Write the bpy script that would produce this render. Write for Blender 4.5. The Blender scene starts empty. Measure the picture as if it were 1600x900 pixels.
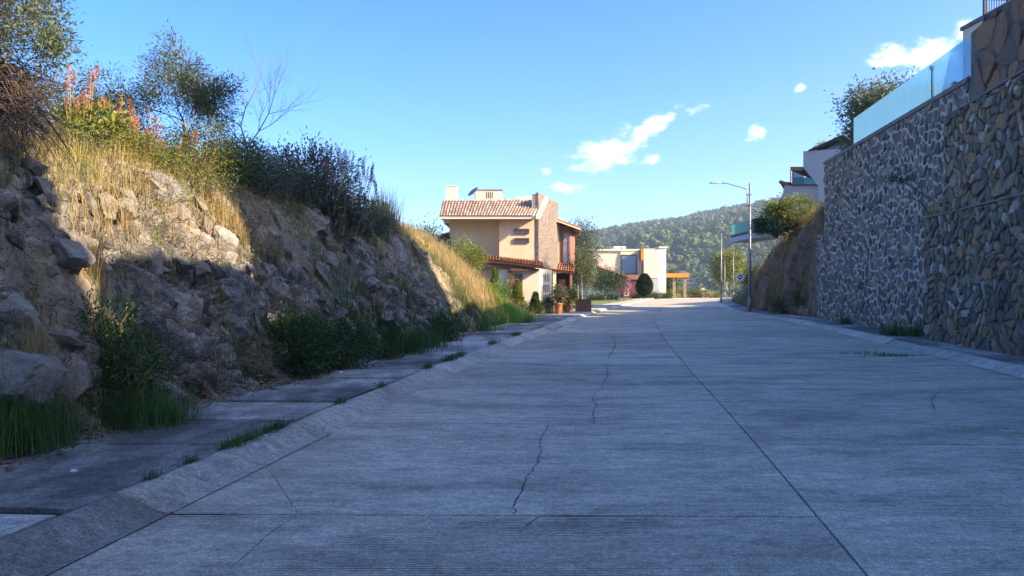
import bpy, bmesh, math, random
import numpy as np
from mathutils import Vector, Matrix

SC = bpy.context.scene
COL = SC.collection
R = math.radians
F_PX = 1155.0        # focal length in photo pixels (1600 wide)
CAM_H = 1.6

# ------------------------------------------------------------------ camera
cam_d = bpy.data.cameras.new('camera')
cam_d.sensor_width = 36.0
cam_d.lens = 36.0 * F_PX / 1600.0
cam_d.clip_start = 0.1
cam_d.clip_end = 20000
cam = bpy.data.objects.new('camera', cam_d)
COL.objects.link(cam)
cam.location = (0, 0, CAM_H)
cam.rotation_euler = (R(90), 0, 0)
SC.camera = cam

# ------------------------------------------------------------------ light
SUN_EL = 27.5
SUN_AZ = 111.0       # clockwise from +Y
SKY_STRENGTH = 0.15
SUN_STRENGTH = 5.0
EXPOSURE = 1.56
SC.view_settings.view_transform = 'Standard'
SC.view_settings.look = 'None'
SC.view_settings.exposure = EXPOSURE
SC.view_settings.gamma = 1.0
SC.view_settings.use_curve_mapping = False
SC.cycles.max_bounces = 8
SC.cycles.transparent_max_bounces = 16
SC.cycles.volume_bounces = 0

world = bpy.data.worlds.new('World')
SC.world = world
world.use_nodes = True

def build_world():
    nt = world.node_tree
    N, L = nt.nodes, nt.links
    N.clear()
    out = N.new('ShaderNodeOutputWorld')
    bg = N.new('ShaderNodeBackground')
    bg.inputs['Strength'].default_value = SKY_STRENGTH
    sky = N.new('ShaderNodeTexSky')
    sky.sky_type = 'NISHITA'
    sky.sun_disc = False
    sky.sun_elevation = R(SUN_EL)
    sky.sun_rotation = R(SUN_AZ)
    sky.altitude = 1900
    sky.air_density = 1.0
    sky.dust_density = 7.0
    sky.ozone_density = 3.2
    hsv = N.new('ShaderNodeHueSaturation')
    hsv.inputs['Saturation'].default_value = 1.33
    hsv.inputs['Hue'].default_value = .510
    hsv.inputs['Value'].default_value = 1.0
    L.new(sky.outputs[0], hsv.inputs['Color'])
    # clouds, laid out by direction (azimuth, elevation)
    tc = N.new('ShaderNodeTexCoord')
    sep = N.new('ShaderNodeSeparateXYZ')
    L.new(tc.outputs['Generated'], sep.inputs[0])
    at = N.new('ShaderNodeMath'); at.operation = 'ARCTAN2'
    L.new(sep.outputs['X'], at.inputs[0]); L.new(sep.outputs['Y'], at.inputs[1])
    asn = N.new('ShaderNodeMath'); asn.operation = 'ARCSINE'
    L.new(sep.outputs['Z'], asn.inputs[0])
    ae = N.new('ShaderNodeCombineXYZ')
    L.new(at.outputs[0], ae.inputs['X']); L.new(asn.outputs[0], ae.inputs['Y'])
    n1 = N.new('ShaderNodeTexNoise')
    n1.inputs['Scale'].default_value = 34; n1.inputs['Detail'].default_value = 9
    n1.inputs['Roughness'].default_value = 0.62
    mp = N.new('ShaderNodeMapping'); mp.inputs['Scale'].default_value = (1, 1.7, 1)
    L.new(ae.outputs[0], mp.inputs[0]); L.new(mp.outputs[0], n1.inputs['Vector'])
    clouds = [  # photo px, py, half width, half height, tilt deg, weight
        (950, 238, 62, 30, 20, 1.0), (1008, 206, 46, 17, 32, .9), (1045, 182, 24, 9, 35, .62),
        (876, 293, 36, 9, 0, .9), (1018, 248, 18, 8, 20, .6), (854, 266, 11, 8, 0, .6),
        (1395, 88, 42, 15, -8, .9), (1455, 84, 60, 24, 12, 1.0), (1505, 52, 26, 14, 30, .7),
        (1180, 210, 20, 13, 40, .68), (1086, 172, 22, 7, 10, .58), (1247, 138, 14, 7, 20, .6)]
    # a few more small clouds elsewhere round the sky
    extra = [(70, 16, .10, .035, 15, .9), (110, 11, .07, .02, 0, .8), (-70, 14, .08, .025, 10, .8),
             (165, 18, .09, .03, 5, .9), (-140, 12, .1, .03, 10, .9), (-105, 22, .05, .015, 20, .7)]
    specs = []
    for px, py, hw, hh, rot, w in clouds:
        az = math.atan((px - 800) / F_PX)
        el = math.atan((450 - py) / F_PX * math.cos(az))
        k = math.cos(az) ** 2 / F_PX
        specs.append((az, el, hw * k * 1.3, hh / F_PX * 1.3, R(rot), w))
    for a, e, hw, hh, rot, w in extra:
        specs.append((R(a), R(e), hw, hh, R(rot), w))
    acc = None
    for az, el, sx, sy, rot, w in specs:
        m = N.new('ShaderNodeMapping'); m.vector_type = 'TEXTURE'
        m.inputs['Location'].default_value = (az, el, 0)
        m.inputs['Rotation'].default_value = (0, 0, rot)
        m.inputs['Scale'].default_value = (sx, sy, 1)
        L.new(ae.outputs[0], m.inputs[0])
        ln = N.new('ShaderNodeVectorMath'); ln.operation = 'LENGTH'
        L.new(m.outputs[0], ln.inputs[0])
        mr = N.new('ShaderNodeMapRange'); mr.interpolation_type = 'SMOOTHSTEP'
        mr.inputs['From Min'].default_value = 0.0; mr.inputs['From Max'].default_value = 1.15
        mr.inputs['To Min'].default_value = w; mr.inputs['To Max'].default_value = 0
        L.new(ln.outputs['Value'], mr.inputs['Value'])
        if acc is None:
            acc = mr.outputs[0]
        else:
            mx = N.new('ShaderNodeMath'); mx.operation = 'MAXIMUM'
            L.new(acc, mx.inputs[0]); L.new(mr.outputs[0], mx.inputs[1])
            acc = mx.outputs[0]
    # density = smoothstep(mask + (noise-.5)*k)
    ns = N.new('ShaderNodeMath'); ns.operation = 'MULTIPLY_ADD'
    ns.inputs[1].default_value = 2.9; ns.inputs[2].default_value = -1.45
    L.new(n1.outputs[0], ns.inputs[0])
    ad = N.new('ShaderNodeMath'); ad.operation = 'ADD'
    L.new(acc, ad.inputs[0]); L.new(ns.outputs[0], ad.inputs[1])
    ds = N.new('ShaderNodeMapRange'); ds.interpolation_type = 'SMOOTHSTEP'
    ds.inputs['From Min'].default_value = .12; ds.inputs['From Max'].default_value = 1.25
    L.new(ad.outputs[0], ds.inputs['Value'])
    gate = N.new('ShaderNodeMapRange')
    gate.inputs['From Min'].default_value = .02; gate.inputs['From Max'].default_value = .2
    L.new(acc, gate.inputs['Value'])
    dm = N.new('ShaderNodeMath'); dm.operation = 'MULTIPLY'
    L.new(ds.outputs[0], dm.inputs[0]); L.new(gate.outputs[0], dm.inputs[1])
    # noise paints sunlit and shaded tones into the cloud
    n2 = N.new('ShaderNodeTexNoise'); n2.inputs['Scale'].default_value = 42
    n2.inputs['Detail'].default_value = 6
    mp2 = N.new('ShaderNodeMapping'); mp2.inputs['Location'].default_value = (.02, -.012, 3)
    L.new(ae.outputs[0], mp2.inputs[0]); L.new(mp2.outputs[0], n2.inputs['Vector'])
    cr = N.new('ShaderNodeMapRange'); cr.inputs['From Min'].default_value = .35
    cr.inputs['From Max'].default_value = .6
    L.new(n2.outputs[0], cr.inputs['Value'])
    cc = N.new('ShaderNodeMix'); cc.data_type = 'RGBA'
    cc.inputs['A'].default_value = (3.2, 3.4, 3.9, 1)
    cc.inputs['B'].default_value = (5.2, 5.0, 4.9, 1)
    L.new(cr.outputs[0], cc.inputs['Factor'])
    mix = N.new('ShaderNodeMix'); mix.data_type = 'RGBA'
    L.new(dm.outputs[0], mix.inputs['Factor'])
    L.new(hsv.outputs[0], mix.inputs['A'])
    L.new(cc.outputs['Result'], mix.inputs['B'])
    L.new(mix.outputs['Result'], bg.inputs['Color'])
    L.new(bg.outputs[0], out.inputs['Surface'])
build_world()

sun_d = bpy.data.lights.new('sun', 'SUN')
sun_d.energy = SUN_STRENGTH
sun_d.angle = R(0.55)
sun_d.color = (1.0, 0.80, 0.54)
sun = bpy.data.objects.new('sun', sun_d)
COL.objects.link(sun)
TO_SUN = Vector((math.sin(R(SUN_AZ)) * math.cos(R(SUN_EL)), math.cos(R(SUN_AZ)) * math.cos(R(SUN_EL)), math.sin(R(SUN_EL))))
sun.rotation_euler = TO_SUN.to_track_quat('Z', 'Y').to_euler()
sun.location = (30, -20, 40)

# ------------------------------------------------------------------ helpers
rng = np.random.default_rng(11)
random.seed(5)
BASE = {}

def at(px, py, d):
    """world point seen at photo pixel (px,py) when it stands d metres ahead"""
    return np.array([(px - 800) / F_PX * d, d, CAM_H - (py - 450) / F_PX * d])

def np_mesh(name, V, Fc):
    V = np.asarray(V, dtype=np.float32).reshape(-1, 3)
    me = bpy.data.meshes.new(name)
    if isinstance(Fc, np.ndarray) and Fc.ndim == 2:
        k = Fc.shape[1]
        m = len(Fc)
        me.vertices.add(len(V)); me.vertices.foreach_set('co', V.ravel())
        me.loops.add(m * k); me.loops.foreach_set('vertex_index', Fc.astype(np.int32).ravel())
        me.polygons.add(m); me.polygons.foreach_set('loop_start', np.arange(m, dtype=np.int32) * k)
        me.update(calc_edges=True)
    else:
        me.from_pydata(V.tolist(), [], [list(map(int, f)) for f in Fc])
        me.update()
    return me

def link(o, parent=None):
    COL.objects.link(o)
    if parent is not None:
        o.parent = parent
    return o

def thing(name, label, cat, loc, group=None):
    o = bpy.data.objects.new(name, None)
    o.empty_display_size = .3
    link(o)
    o.location = tuple(float(c) for c in loc)
    o['label'] = label; o['category'] = cat
    if group: o['group'] = group
    BASE[o.name] = np.array(loc, float)
    return o

def tag(o, label, cat, group=None, kind=None):
    o['label'] = label; o['category'] = cat
    if group: o['group'] = group
    if kind: o['kind'] = kind
    return o

def obj(name, V, Fc, mat, parent=None, smooth=False):
    """a mesh object from world-space vertices; parent's base is subtracted"""
    V = np.asarray(V, dtype=np.float64).reshape(-1, 3)
    b = np.zeros(3)
    if parent is not None:
        b = BASE[parent.name]
        V = V - b
    me = np_mesh(name, V, Fc)
    if mat is not None:
        me.materials.append(mat)
    if smooth:
        me.polygons.foreach_set('use_smooth', np.ones(len(me.polygons), dtype=bool))
    o = bpy.data.objects.new(name, me)
    link(o, parent)
    BASE[o.name] = b
    return o

class MB:
    def __init__(s): s.V = []; s.F = []
    def add(s, V, Fc):
        o = len(s.V)
        s.V.extend([tuple(map(float, v)) for v in V])
        s.F.extend([tuple(int(i) + o for i in f) for f in Fc])
        return s
    def box(s, x0, x1, y0, y1, z0, z1):
        V = [(x0,y0,z0),(x1,y0,z0),(x1,y1,z0),(x0,y1,z0),(x0,y0,z1),(x1,y0,z1),(x1,y1,z1),(x0,y1,z1)]
        return s.add(V, [(3,2,1,0),(4,5,6,7),(0,1,5,4),(1,2,6,5),(2,3,7,6),(3,0,4,7)])
    def obox(s, c, u, L, W, z0, z1):
        """box centred in plan at c, long axis u (2d), length L, width W"""
        u = np.array(u, float)[:2]; u /= np.linalg.norm(u); n = np.array([-u[1], u[0]])
        c = np.array(c, float)[:2]
        p = [c - u*L/2 - n*W/2, c + u*L/2 - n*W/2, c + u*L/2 + n*W/2, c - u*L/2 + n*W/2]
        return s.prism(p, z0, z1)
    def prism(s, poly, z0, z1):
        """vertical prism, poly counter-clockwise in plan; z0,z1 scalars or lists"""
        n = len(poly)
        a = [z0]*n if np.isscalar(z0) else z0
        b = [z1]*n if np.isscalar(z1) else z1
        V = [(p[0],p[1],a[i]) for i,p in enumerate(poly)] + [(p[0],p[1],b[i]) for i,p in enumerate(poly)]
        Fc = [tuple(range(n-1,-1,-1)), tuple(range(n,2*n))] + [(i,(i+1)%n,n+(i+1)%n,n+i) for i in range(n)]
        return s.add(V, Fc)
    def extr(s, poly, vec):
        """polygon of 3d points extruded by vec"""
        n = len(poly); vec = np.array(vec, float)
        P = [np.array(p, float) for p in poly]
        V = P + [p + vec for p in P]
        Fc = [tuple(range(n-1,-1,-1)), tuple(range(n,2*n))] + [(i,(i+1)%n,n+(i+1)%n,n+i) for i in range(n)]
        return s.add(V, Fc)
    def tube(s, pts, rad, k=8):
        V, Fc = tube(pts, rad, k)
        return s.add(V, Fc)
    def build(s, name, mat, parent=None, smooth=False):
        return obj(name, np.array(s.V), s.F, mat, parent, smooth)

def tube(pts, rad, k=8):
    pts = np.array(pts, float); n = len(pts)
    rad = np.full(n, rad) if np.isscalar(rad) else np.array(rad, float)
    V = []; Fc = []
    t = np.gradient(pts, axis=0)
    for i in range(n):
        d = t[i] / (np.linalg.norm(t[i]) + 1e-9)
        a = np.array([1,0,0]) if abs(d[0]) < .8 else np.array([0,1,0])
        u = np.cross(d, a); u /= np.linalg.norm(u); w = np.cross(d, u)
        for j in range(k):
            g = 2*math.pi*j/k
            V.append(pts[i] + rad[i]*(math.cos(g)*u + math.sin(g)*w))
    for i in range(n-1):
        for j in range(k):
            Fc.append((i*k+j, i*k+(j+1)%k, (i+1)*k+(j+1)%k, (i+1)*k+j))
    Fc.append(tuple(range(k-1,-1,-1))); Fc.append(tuple(range((n-1)*k, n*k)))
    return V, Fc

def segs_mesh(P0, P1, R0, R1, k=5):
    """many tapered sticks at once -> V, quads"""
    P0 = np.asarray(P0, float); P1 = np.asarray(P1, float)
    R0 = np.asarray(R0, float); R1 = np.asarray(R1, float)
    d = P1 - P0; d /= (np.linalg.norm(d, axis=1, keepdims=True) + 1e-9)
    a = np.where(np.abs(d[:, :1]) < .8, np.array([[1., 0, 0]]), np.array([[0, 1., 0]]))
    u = np.cross(d, a); u /= np.linalg.norm(u, axis=1, keepdims=True); w = np.cross(d, u)
    g = np.arange(k) * 2*math.pi/k
    ring = np.cos(g)[None,:,None]*u[:,None,:] + np.sin(g)[None,:,None]*w[:,None,:]
    V = np.stack([P0[:,None]+ring*R0[:,None,None], P1[:,None]+ring*R1[:,None,None]], 1)  # n,2,k,3
    n = len(P0)
    b = (np.arange(n)*2*k)[:,None]
    j = np.arange(k)
    Fc = np.stack([b+j, b+(j+1)%k, b+k+(j+1)%k, b+k+j], -1).reshape(-1,4)
    return V.reshape(-1,3), Fc

def unit(a):
    return a / (np.linalg.norm(a, axis=-1, keepdims=True) + 1e-9)

def leaves(C, D, length, width, fold=.25, droop=.0):
    """one folded rhombic leaf per centre C along direction D -> V, quads"""
    n = len(C)
    D = unit(D + rng.normal(0, .05, (n,3)))
    rnd = unit(rng.normal(0, 1, (n,3)) + np.array([0,0,1.2]))
    S = unit(np.cross(D, rnd)); U = np.cross(S, D)
    Ln = length * rng.uniform(.65, 1.3, (n,1)); W = width * rng.uniform(.7, 1.25, (n,1))
    tip = C + D*Ln + np.array([0,0,-1.])*droop*Ln
    mid = C + D*Ln*.45
    V = np.stack([C, mid + S*W*.5 + U*W*fold, tip, mid - S*W*.5 + U*W*fold], 1)
    Fc = (np.arange(n)*4)[:,None] + np.arange(4)
    return V.reshape(-1,3), Fc

def blades(P, length, width, lean=.35, up=None, curl=.5):
    """curved grass blades from root points P -> V, tris"""
    n = len(P)
    Ln = (length * rng.uniform(.5, 1.25, n))[:,None]
    W = (width * rng.uniform(.7, 1.3, n))[:,None]
    a = rng.uniform(0, 2*math.pi, n)
    side = np.stack([np.cos(a), np.sin(a), np.zeros(n)], 1)
    out = np.stack([-np.sin(a), np.cos(a), np.zeros(n)], 1)
    l = (np.abs(rng.normal(0, lean, n)))[:,None]
    upv = np.array([0,0,1.]) if up is None else up
    d1 = unit(upv + out*l)
    d2 = unit(upv*(1-curl*l) + out*(l*2.2+.05))
    m = P + d1*Ln*.55
    t = m + d2*Ln*.5
    V = np.stack([P - side*W*.5, P + side*W*.5, m + side*W*.35, m - side*W*.35, t], 1)
    b = (np.arange(n)*5)[:,None]
    Fc = np.concatenate([b+np.array([0,1,2]), b+np.array([0,2,3]), b+np.array([3,2,4])], 0)
    return V.reshape(-1,3), Fc

def join(parts):
    V = []; Fc = []; o = 0
    for v, f in parts:
        V.append(np.asarray(v).reshape(-1,3)); Fc.append(np.asarray(f) + o); o += len(V[-1])
    return np.concatenate(V), np.concatenate(Fc)

# value noise for shaping geometry
_PT = rng.uniform(-1, 1, (64, 64, 64))
def vnoise(x, y, z=0):
    x = np.asarray(x, float); y = np.asarray(y, float); z = np.asarray(z, float) + 0*x
    xi = np.floor(x).astype(int); yi = np.floor(y).astype(int); zi = np.floor(z).astype(int)
    fx = x-xi; fy = y-yi; fz = z-zi
    fx = fx*fx*(3-2*fx); fy = fy*fy*(3-2*fy); fz = fz*fz*(3-2*fz)
    r = 0
    for a in (0,1):
        for b in (0,1):
            for c in (0,1):
                r = r + _PT[(xi+a)%64,(yi+b)%64,(zi+c)%64]*(fx if a else 1-fx)*(fy if b else 1-fy)*(fz if c else 1-fz)
    return r
def fbm(x, y, z=0, o=4):
    r = 0; a = 1; s = 1
    for i in range(o):
        r = r + a*vnoise(np.asarray(x)*s+7.3*i, np.asarray(y)*s+3.1*i, np.asarray(z)*s+1.7*i)
        a *= .5; s *= 2.03
    return r

# ------------------------------------------------------------------ materials
def new_mat(name):
    m = bpy.data.materials.new(name)
    m.use_nodes = True
    nt = m.node_tree
    nt.nodes.clear()
    out = nt.nodes.new('ShaderNodeOutputMaterial')
    p = nt.nodes.new('ShaderNodeBsdfPrincipled')
    nt.links.new(p.outputs[0], out.inputs['Surface'])
    return m, nt, p

def N_(nt, t, **kw):
    n = nt.nodes.new('ShaderNode' + t)
    for k, v in kw.items():
        if k.startswith('i_'):
            n.inputs[k[2:].replace('_', ' ')].default_value = v
        else:
            setattr(n, k, v)
    return n

def noise(nt, vec, scale, detail=5, rough=.55, lac=2.0):
    n = N_(nt, 'TexNoise')
    n.inputs['Scale'].default_value = scale; n.inputs['Detail'].default_value = detail
    n.inputs['Roughness'].default_value = rough
    if vec is not None: nt.links.new(vec, n.inputs['Vector'])
    return n.outputs['Fac']

def ramp(nt, fac, stops):
    r = N_(nt, 'ValToRGB')
    e = r.color_ramp.elements
    while len(e) < len(stops): e.new(.5)
    for i, (p, c) in enumerate(stops):
        e[i].position = p; e[i].color = (*c, 1) if len(c) == 3 else c
    nt.links.new(fac, r.inputs[0])
    return r.outputs[0]

def mixc(nt, fac, a, b, mode='MIX'):
    m = N_(nt, 'Mix', data_type='RGBA', blend_type=mode)
    for s, v in (('Factor', fac), ('A', a), ('B', b)):
        if hasattr(v, 'links') or isinstance(v, bpy.types.NodeSocket):
            nt.links.new(v, m.inputs[s])
        elif s == 'Factor': m.inputs[s].default_value = v
        else: m.inputs[s].default_value = (*v, 1)
    return m.outputs['Result']

def mathn(nt, op, a, b=None, c=None):
    m = N_(nt, 'Math', operation=op)
    for i, v in enumerate((a, b, c)):
        if v is None: continue
        if isinstance(v, bpy.types.NodeSocket): nt.links.new(v, m.inputs[i])
        else: m.inputs[i].default_value = v
    return m.outputs[0]

def maprange(nt, v, a, b, c, d, smooth=False):
    m = N_(nt, 'MapRange')
    if smooth: m.interpolation_type = 'SMOOTHSTEP'
    for k, x in zip(('From Min','From Max','To Min','To Max'), (a,b,c,d)): m.inputs[k].default_value = x
    nt.links.new(v, m.inputs['Value'])
    return m.outputs[0]

def bump(nt, p, h, strength=.4, dist=.02):
    b = N_(nt, 'Bump'); b.inputs['Strength'].default_value = strength; b.inputs['Distance'].default_value = dist
    nt.links.new(h, b.inputs['Height']); nt.links.new(b.outputs[0], p.inputs['Normal'])

def pos(nt, scale=(1,1,1)):
    g = N_(nt, 'NewGeometry')
    if scale == (1,1,1): return g.outputs['Position']
    m = N_(nt, 'Mapping'); m.inputs['Scale'].default_value = scale
    nt.links.new(g.outputs['Position'], m.inputs[0])
    return m.outputs[0]

def m_surface(name, c1, c2, scale=4., rough=.85, bs=.3, bd=.01, fine=60., dirt=None, spec=.3, metal=0):
    """plain mottled surface: two tones by noise, fine relief, optional dirt streak colour"""
    m, nt, p = new_mat(name)
    v = pos(nt)
    f = maprange(nt, noise(nt, v, scale, 6, .6), .3, .7, 0, 1)
    c = mixc(nt, f, c1, c2)
    if dirt:
        vs = pos(nt, (1, 1, .18))
        d = maprange(nt, noise(nt, vs, scale*1.6, 6, .65), .52, .75, 0, .6)
        c = mixc(nt, d, c, dirt)
    nt.links.new(c, p.inputs['Base Color'])
    p.inputs['Roughness'].default_value = rough
    p.inputs['Specular IOR Level'].default_value = spec
    p.inputs['Metallic'].default_value = metal
    bump(nt, p, noise(nt, v, fine, 5, .6), bs, bd)
    return m

def m_leaf(name, cols, rough=.55, trans=.35, island=True):
    """foliage: colour from random per leaf, some translucency"""
    m, nt, p = new_mat(name)
    g = N_(nt, 'NewGeometry')
    st = [(i/(max(1,len(cols)-1)), c) for i, c in enumerate(cols)]
    c = ramp(nt, g.outputs['Random Per Island'], st)
    # larger patches vary too
    f = maprange(nt, noise(nt, g.outputs['Position'], 1.7, 3), .3, .7, .7, 1.25)
    c = mixc(nt, 1.0, c, mixc(nt, f, (0,0,0), (1,1,1)), 'MULTIPLY') if False else c
    hs = N_(nt, 'HueSaturation'); nt.links.new(c, hs.inputs['Color']); nt.links.new(f, hs.inputs['Value'])
    c = hs.outputs[0]
    nt.links.new(c, p.inputs['Base Color'])
    p.inputs['Roughness'].default_value = rough
    p.inputs['Specular IOR Level'].default_value = .3
    if trans:
        t = N_(nt, 'BsdfTranslucent'); nt.links.new(c, t.inputs[0])
        mx = N_(nt, 'MixShader'); mx.inputs[0].default_value = trans
        nt.links.new(p.outputs[0], mx.inputs[1]); nt.links.new(t.outputs[0], mx.inputs[2])
        out = [n for n in nt.nodes if n.type == 'OUTPUT_MATERIAL'][0]
        nt.links.new(mx.outputs[0], out.inputs['Surface'])
    return m

M = {}
M['dry'] = m_leaf('dry_grass_blades', [(.30,.20,.085),(.46,.34,.16),(.55,.43,.22),(.36,.30,.12),(.40,.26,.10)], .7, .3)
M['dry_green'] = m_leaf('yellow_green_blades', [(.22,.24,.06),(.32,.30,.09),(.16,.20,.05),(.40,.33,.13)], .65, .3)
M['grass'] = m_leaf('green_grass_blades', [(.06,.13,.03),(.09,.18,.04),(.045,.10,.024),(.13,.19,.055)], .55, .3)
M['grass_bright'] = m_leaf('bright_grass_blades', [(.12,.24,.03),(.18,.30,.05),(.09,.19,.03)], .55, .35)
M['leaf_dark'] = m_leaf('dark_leaves', [(.030,.055,.018),(.05,.085,.025),(.025,.045,.018),(.07,.10,.035)], .5, .25)
M['leaf_mid'] = m_leaf('mid_leaves', [(.05,.09,.025),(.08,.13,.035),(.10,.14,.045),(.04,.07,.02)], .5, .3)
M['leaf_yellow'] = m_leaf('yellow_green_leaves', [(.16,.20,.035),(.24,.27,.05),(.12,.17,.03),(.30,.28,.07)], .5, .35)
M['leaf_olive'] = m_leaf('grey_olive_leaves', [(.11,.14,.06),(.17,.20,.10),(.09,.12,.05),(.22,.24,.12)], .5, .3)
M['leaf_grey'] = m_leaf('grey_green_leaves', [(.10,.125,.085),(.14,.165,.115),(.08,.105,.07),(.18,.18,.13)], .5, .25)
M['leaf_weed'] = m_leaf('weed_leaves', [(.04,.09,.026),(.06,.12,.035),(.085,.15,.045),(.035,.07,.022)], .5, .25)
M['flower_orange'] = m_leaf('rust_flower_heads', [(.48,.19,.07),(.56,.26,.10),(.42,.15,.06),(.52,.30,.14)], .7, .25)
M['flower_red'] = m_leaf('maroon_flower_heads', [(.22,.09,.085),(.29,.12,.105),(.18,.085,.085),(.26,.15,.13)], .7, .2)
M['flower_purple'] = m_leaf('violet_petals', [(.20,.13,.60),(.30,.22,.72),(.16,.10,.5)], .6, .3)
M['flower_pink'] = m_leaf('pink_petals', [(.50,.18,.30),(.40,.12,.24),(.45,.28,.34)], .6, .3)
M['twig_grey'] = m_surface('grey_twigs', (.13,.105,.085), (.22,.19,.16), 12, .9)
M['bark'] = m_surface('brown_bark', (.075,.055,.04), (.15,.115,.085), 10, .9, .6, .02, 40)
M['bark_pale'] = m_surface('pale_bark', (.25,.21,.16), (.36,.31,.25), 10, .9, .5, .02, 40)
M['stem_dry'] = m_surface('dry_stems', (.26,.17,.08), (.36,.26,.14), 12, .9)
# ------------------------------------------------------------------ road geometry (plan curves, metres)
def curve(tab, s=2.0):
    d = np.arange(-40, 165, .25)
    x = np.interp(d, [t[0] for t in tab], [t[1] for t in tab])
    k = np.exp(-.5*(np.arange(-40, 41)*.25/s)**2); k /= k.sum()
    xp = np.concatenate([x[0] + (x[1]-x[0])*np.arange(-40, 0), x, x[-1] + (x[-1]-x[-2])*np.arange(1, 41)])
    xs = np.convolve(xp, k, 'valid')
    return lambda q: np.interp(q, d, xs)
roadL = curve([(-40,-9.6),(-10,-4.9),(0,-3.2),(4.1,-2.59),(7.5,-2.07),(12.3,-1.36),(22.3,.42),(37,3.33),(48.6,5.75),(71,11.4),(90,16.4),(123,24.8),(165,37)])
roadC = curve([(-40,-5.6),(0,1.35),(4.1,1.97),(8.6,2.66),(10.9,2.97),(14.8,3.5),(24,4.9),(37,7.1),(43.5,8.5),(57.7,11.8),(71,15.2),(90,20.6),(123,30.0),(165,43)])
roadR = curve([(-40,-.8),(0,6.2),(13.1,9.0),(20.5,10.5),(27.2,11.75),(34,12.9),(48,14.4),(53,15.5),(74,20.4),(90,25),(109,30.6),(123,34.6),(165,49)])
bankX = lambda q: roadL(q) - 2.2

# ------------------------------------------------------------------ setting materials
def m_concrete(name, base, dark, tine=.5, tone=.25, crackle=0, light=None):
    m, nt, p = new_mat(name)
    v = pos(nt)
    oi = N_(nt, 'ObjectInfo')
    big = maprange(nt, noise(nt, pos(nt, (.25, .9, 1)), .7, 7, .7), .36, .66, 0, .6)
    c = mixc(nt, big, base, dark)
    streak = maprange(nt, noise(nt, pos(nt, (.035, 2.6, 1)), 1.9, 4, .6), .42, .70, 0, .32)
    c = mixc(nt, streak, c, dark)
    if light:
        f = maprange(nt, noise(nt, pos(nt, (.9, .45, 1)), 1.1, 6, .65), .46, .62, 0, .8)
        c = mixc(nt, f, c, light)
    sp = maprange(nt, noise(nt, v, 80, 4, .8), .38, .62, .5, 1.38)
    pit = maprange(nt, noise(nt, v, 22, 5, .75), .38, .62, .74, 1.2)
    mott = maprange(nt, noise(nt, pos(nt, (.45, 1, 1)), 8.5, 9, .78), .36, .64, .68, 1.28)
    # transverse tined grooves with gaps where they have worn off
    w = N_(nt, 'TexWave', wave_type='BANDS', bands_direction='Y', wave_profile='SIN')
    w.inputs['Scale'].default_value = 9.5; w.inputs['Distortion'].default_value = .9
    w.inputs['Detail'].default_value = 3; w.inputs['Detail Scale'].default_value = 2.5
    nt.links.new(v, w.inputs['Vector'])
    wear = maprange(nt, noise(nt, pos(nt, (.5, 1.2, 1)), 1.3, 5, .6), .36, .62, .15, 1)
    gr = mathn(nt, 'MULTIPLY', w.outputs['Fac'], wear)
    tinef = maprange(nt, gr, .3, 1, 1, 1 - tine)
    hv = N_(nt, 'HueSaturation'); nt.links.new(c, hv.inputs['Color'])
    val = mathn(nt, 'MULTIPLY', mathn(nt, 'MULTIPLY', mathn(nt, 'MULTIPLY', sp, pit), mott), tinef)
    val = mathn(nt, 'MULTIPLY', val, maprange(nt, oi.outputs['Random'], 0, 1, 1 - tone, 1 + tone))
    nt.links.new(val, hv.inputs['Value'])
    nt.links.new(hv.outputs[0], p.inputs['Base Color'])
    p.inputs['Roughness'].default_value = .82
    p.inputs['Specular IOR Level'].default_value = .35
    h = mathn(nt, 'ADD', mathn(nt, 'MULTIPLY', gr, -.7), noise(nt, v, 70, 4, .7))
    bump(nt, p, h, .55, .012)
    return m

M['concrete'] = m_concrete('road_concrete', (.62,.535,.405), (.42,.36,.27), .8, .17)
M['kerb'] = m_concrete('kerb_concrete', (.62,.55,.45), (.29,.25,.20), 0, .18)
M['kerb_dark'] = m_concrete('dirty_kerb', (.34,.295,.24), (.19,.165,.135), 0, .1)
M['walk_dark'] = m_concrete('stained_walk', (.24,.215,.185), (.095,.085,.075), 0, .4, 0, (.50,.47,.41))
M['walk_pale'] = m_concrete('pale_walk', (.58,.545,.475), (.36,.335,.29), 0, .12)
M['soil'] = m_surface('soil', (.075,.06,.05), (.15,.12,.09), 3, .95, .6, .03, 25)
M['joint'] = m_surface('joint_dirt', (.03,.03,.032), (.06,.055,.05), 6, .95, .5, .01)
M['crack'] = m_surface('crack_dirt', (.02,.02,.022), (.045,.04,.04), 9, .95)
M['straw'] = m_surface('straw_soil', (.16,.12,.075), (.27,.21,.14), 7, .95, .7, .03, 40)
M['lawn'] = m_surface('lawn_green', (.10,.15,.035), (.19,.22,.06), 2.2, .9, .7, .04, 30)
M['ground'] = m_surface('ground_cover', (.07,.08,.03), (.15,.13,.06), .5, .95, .6, .05, 8)

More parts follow.
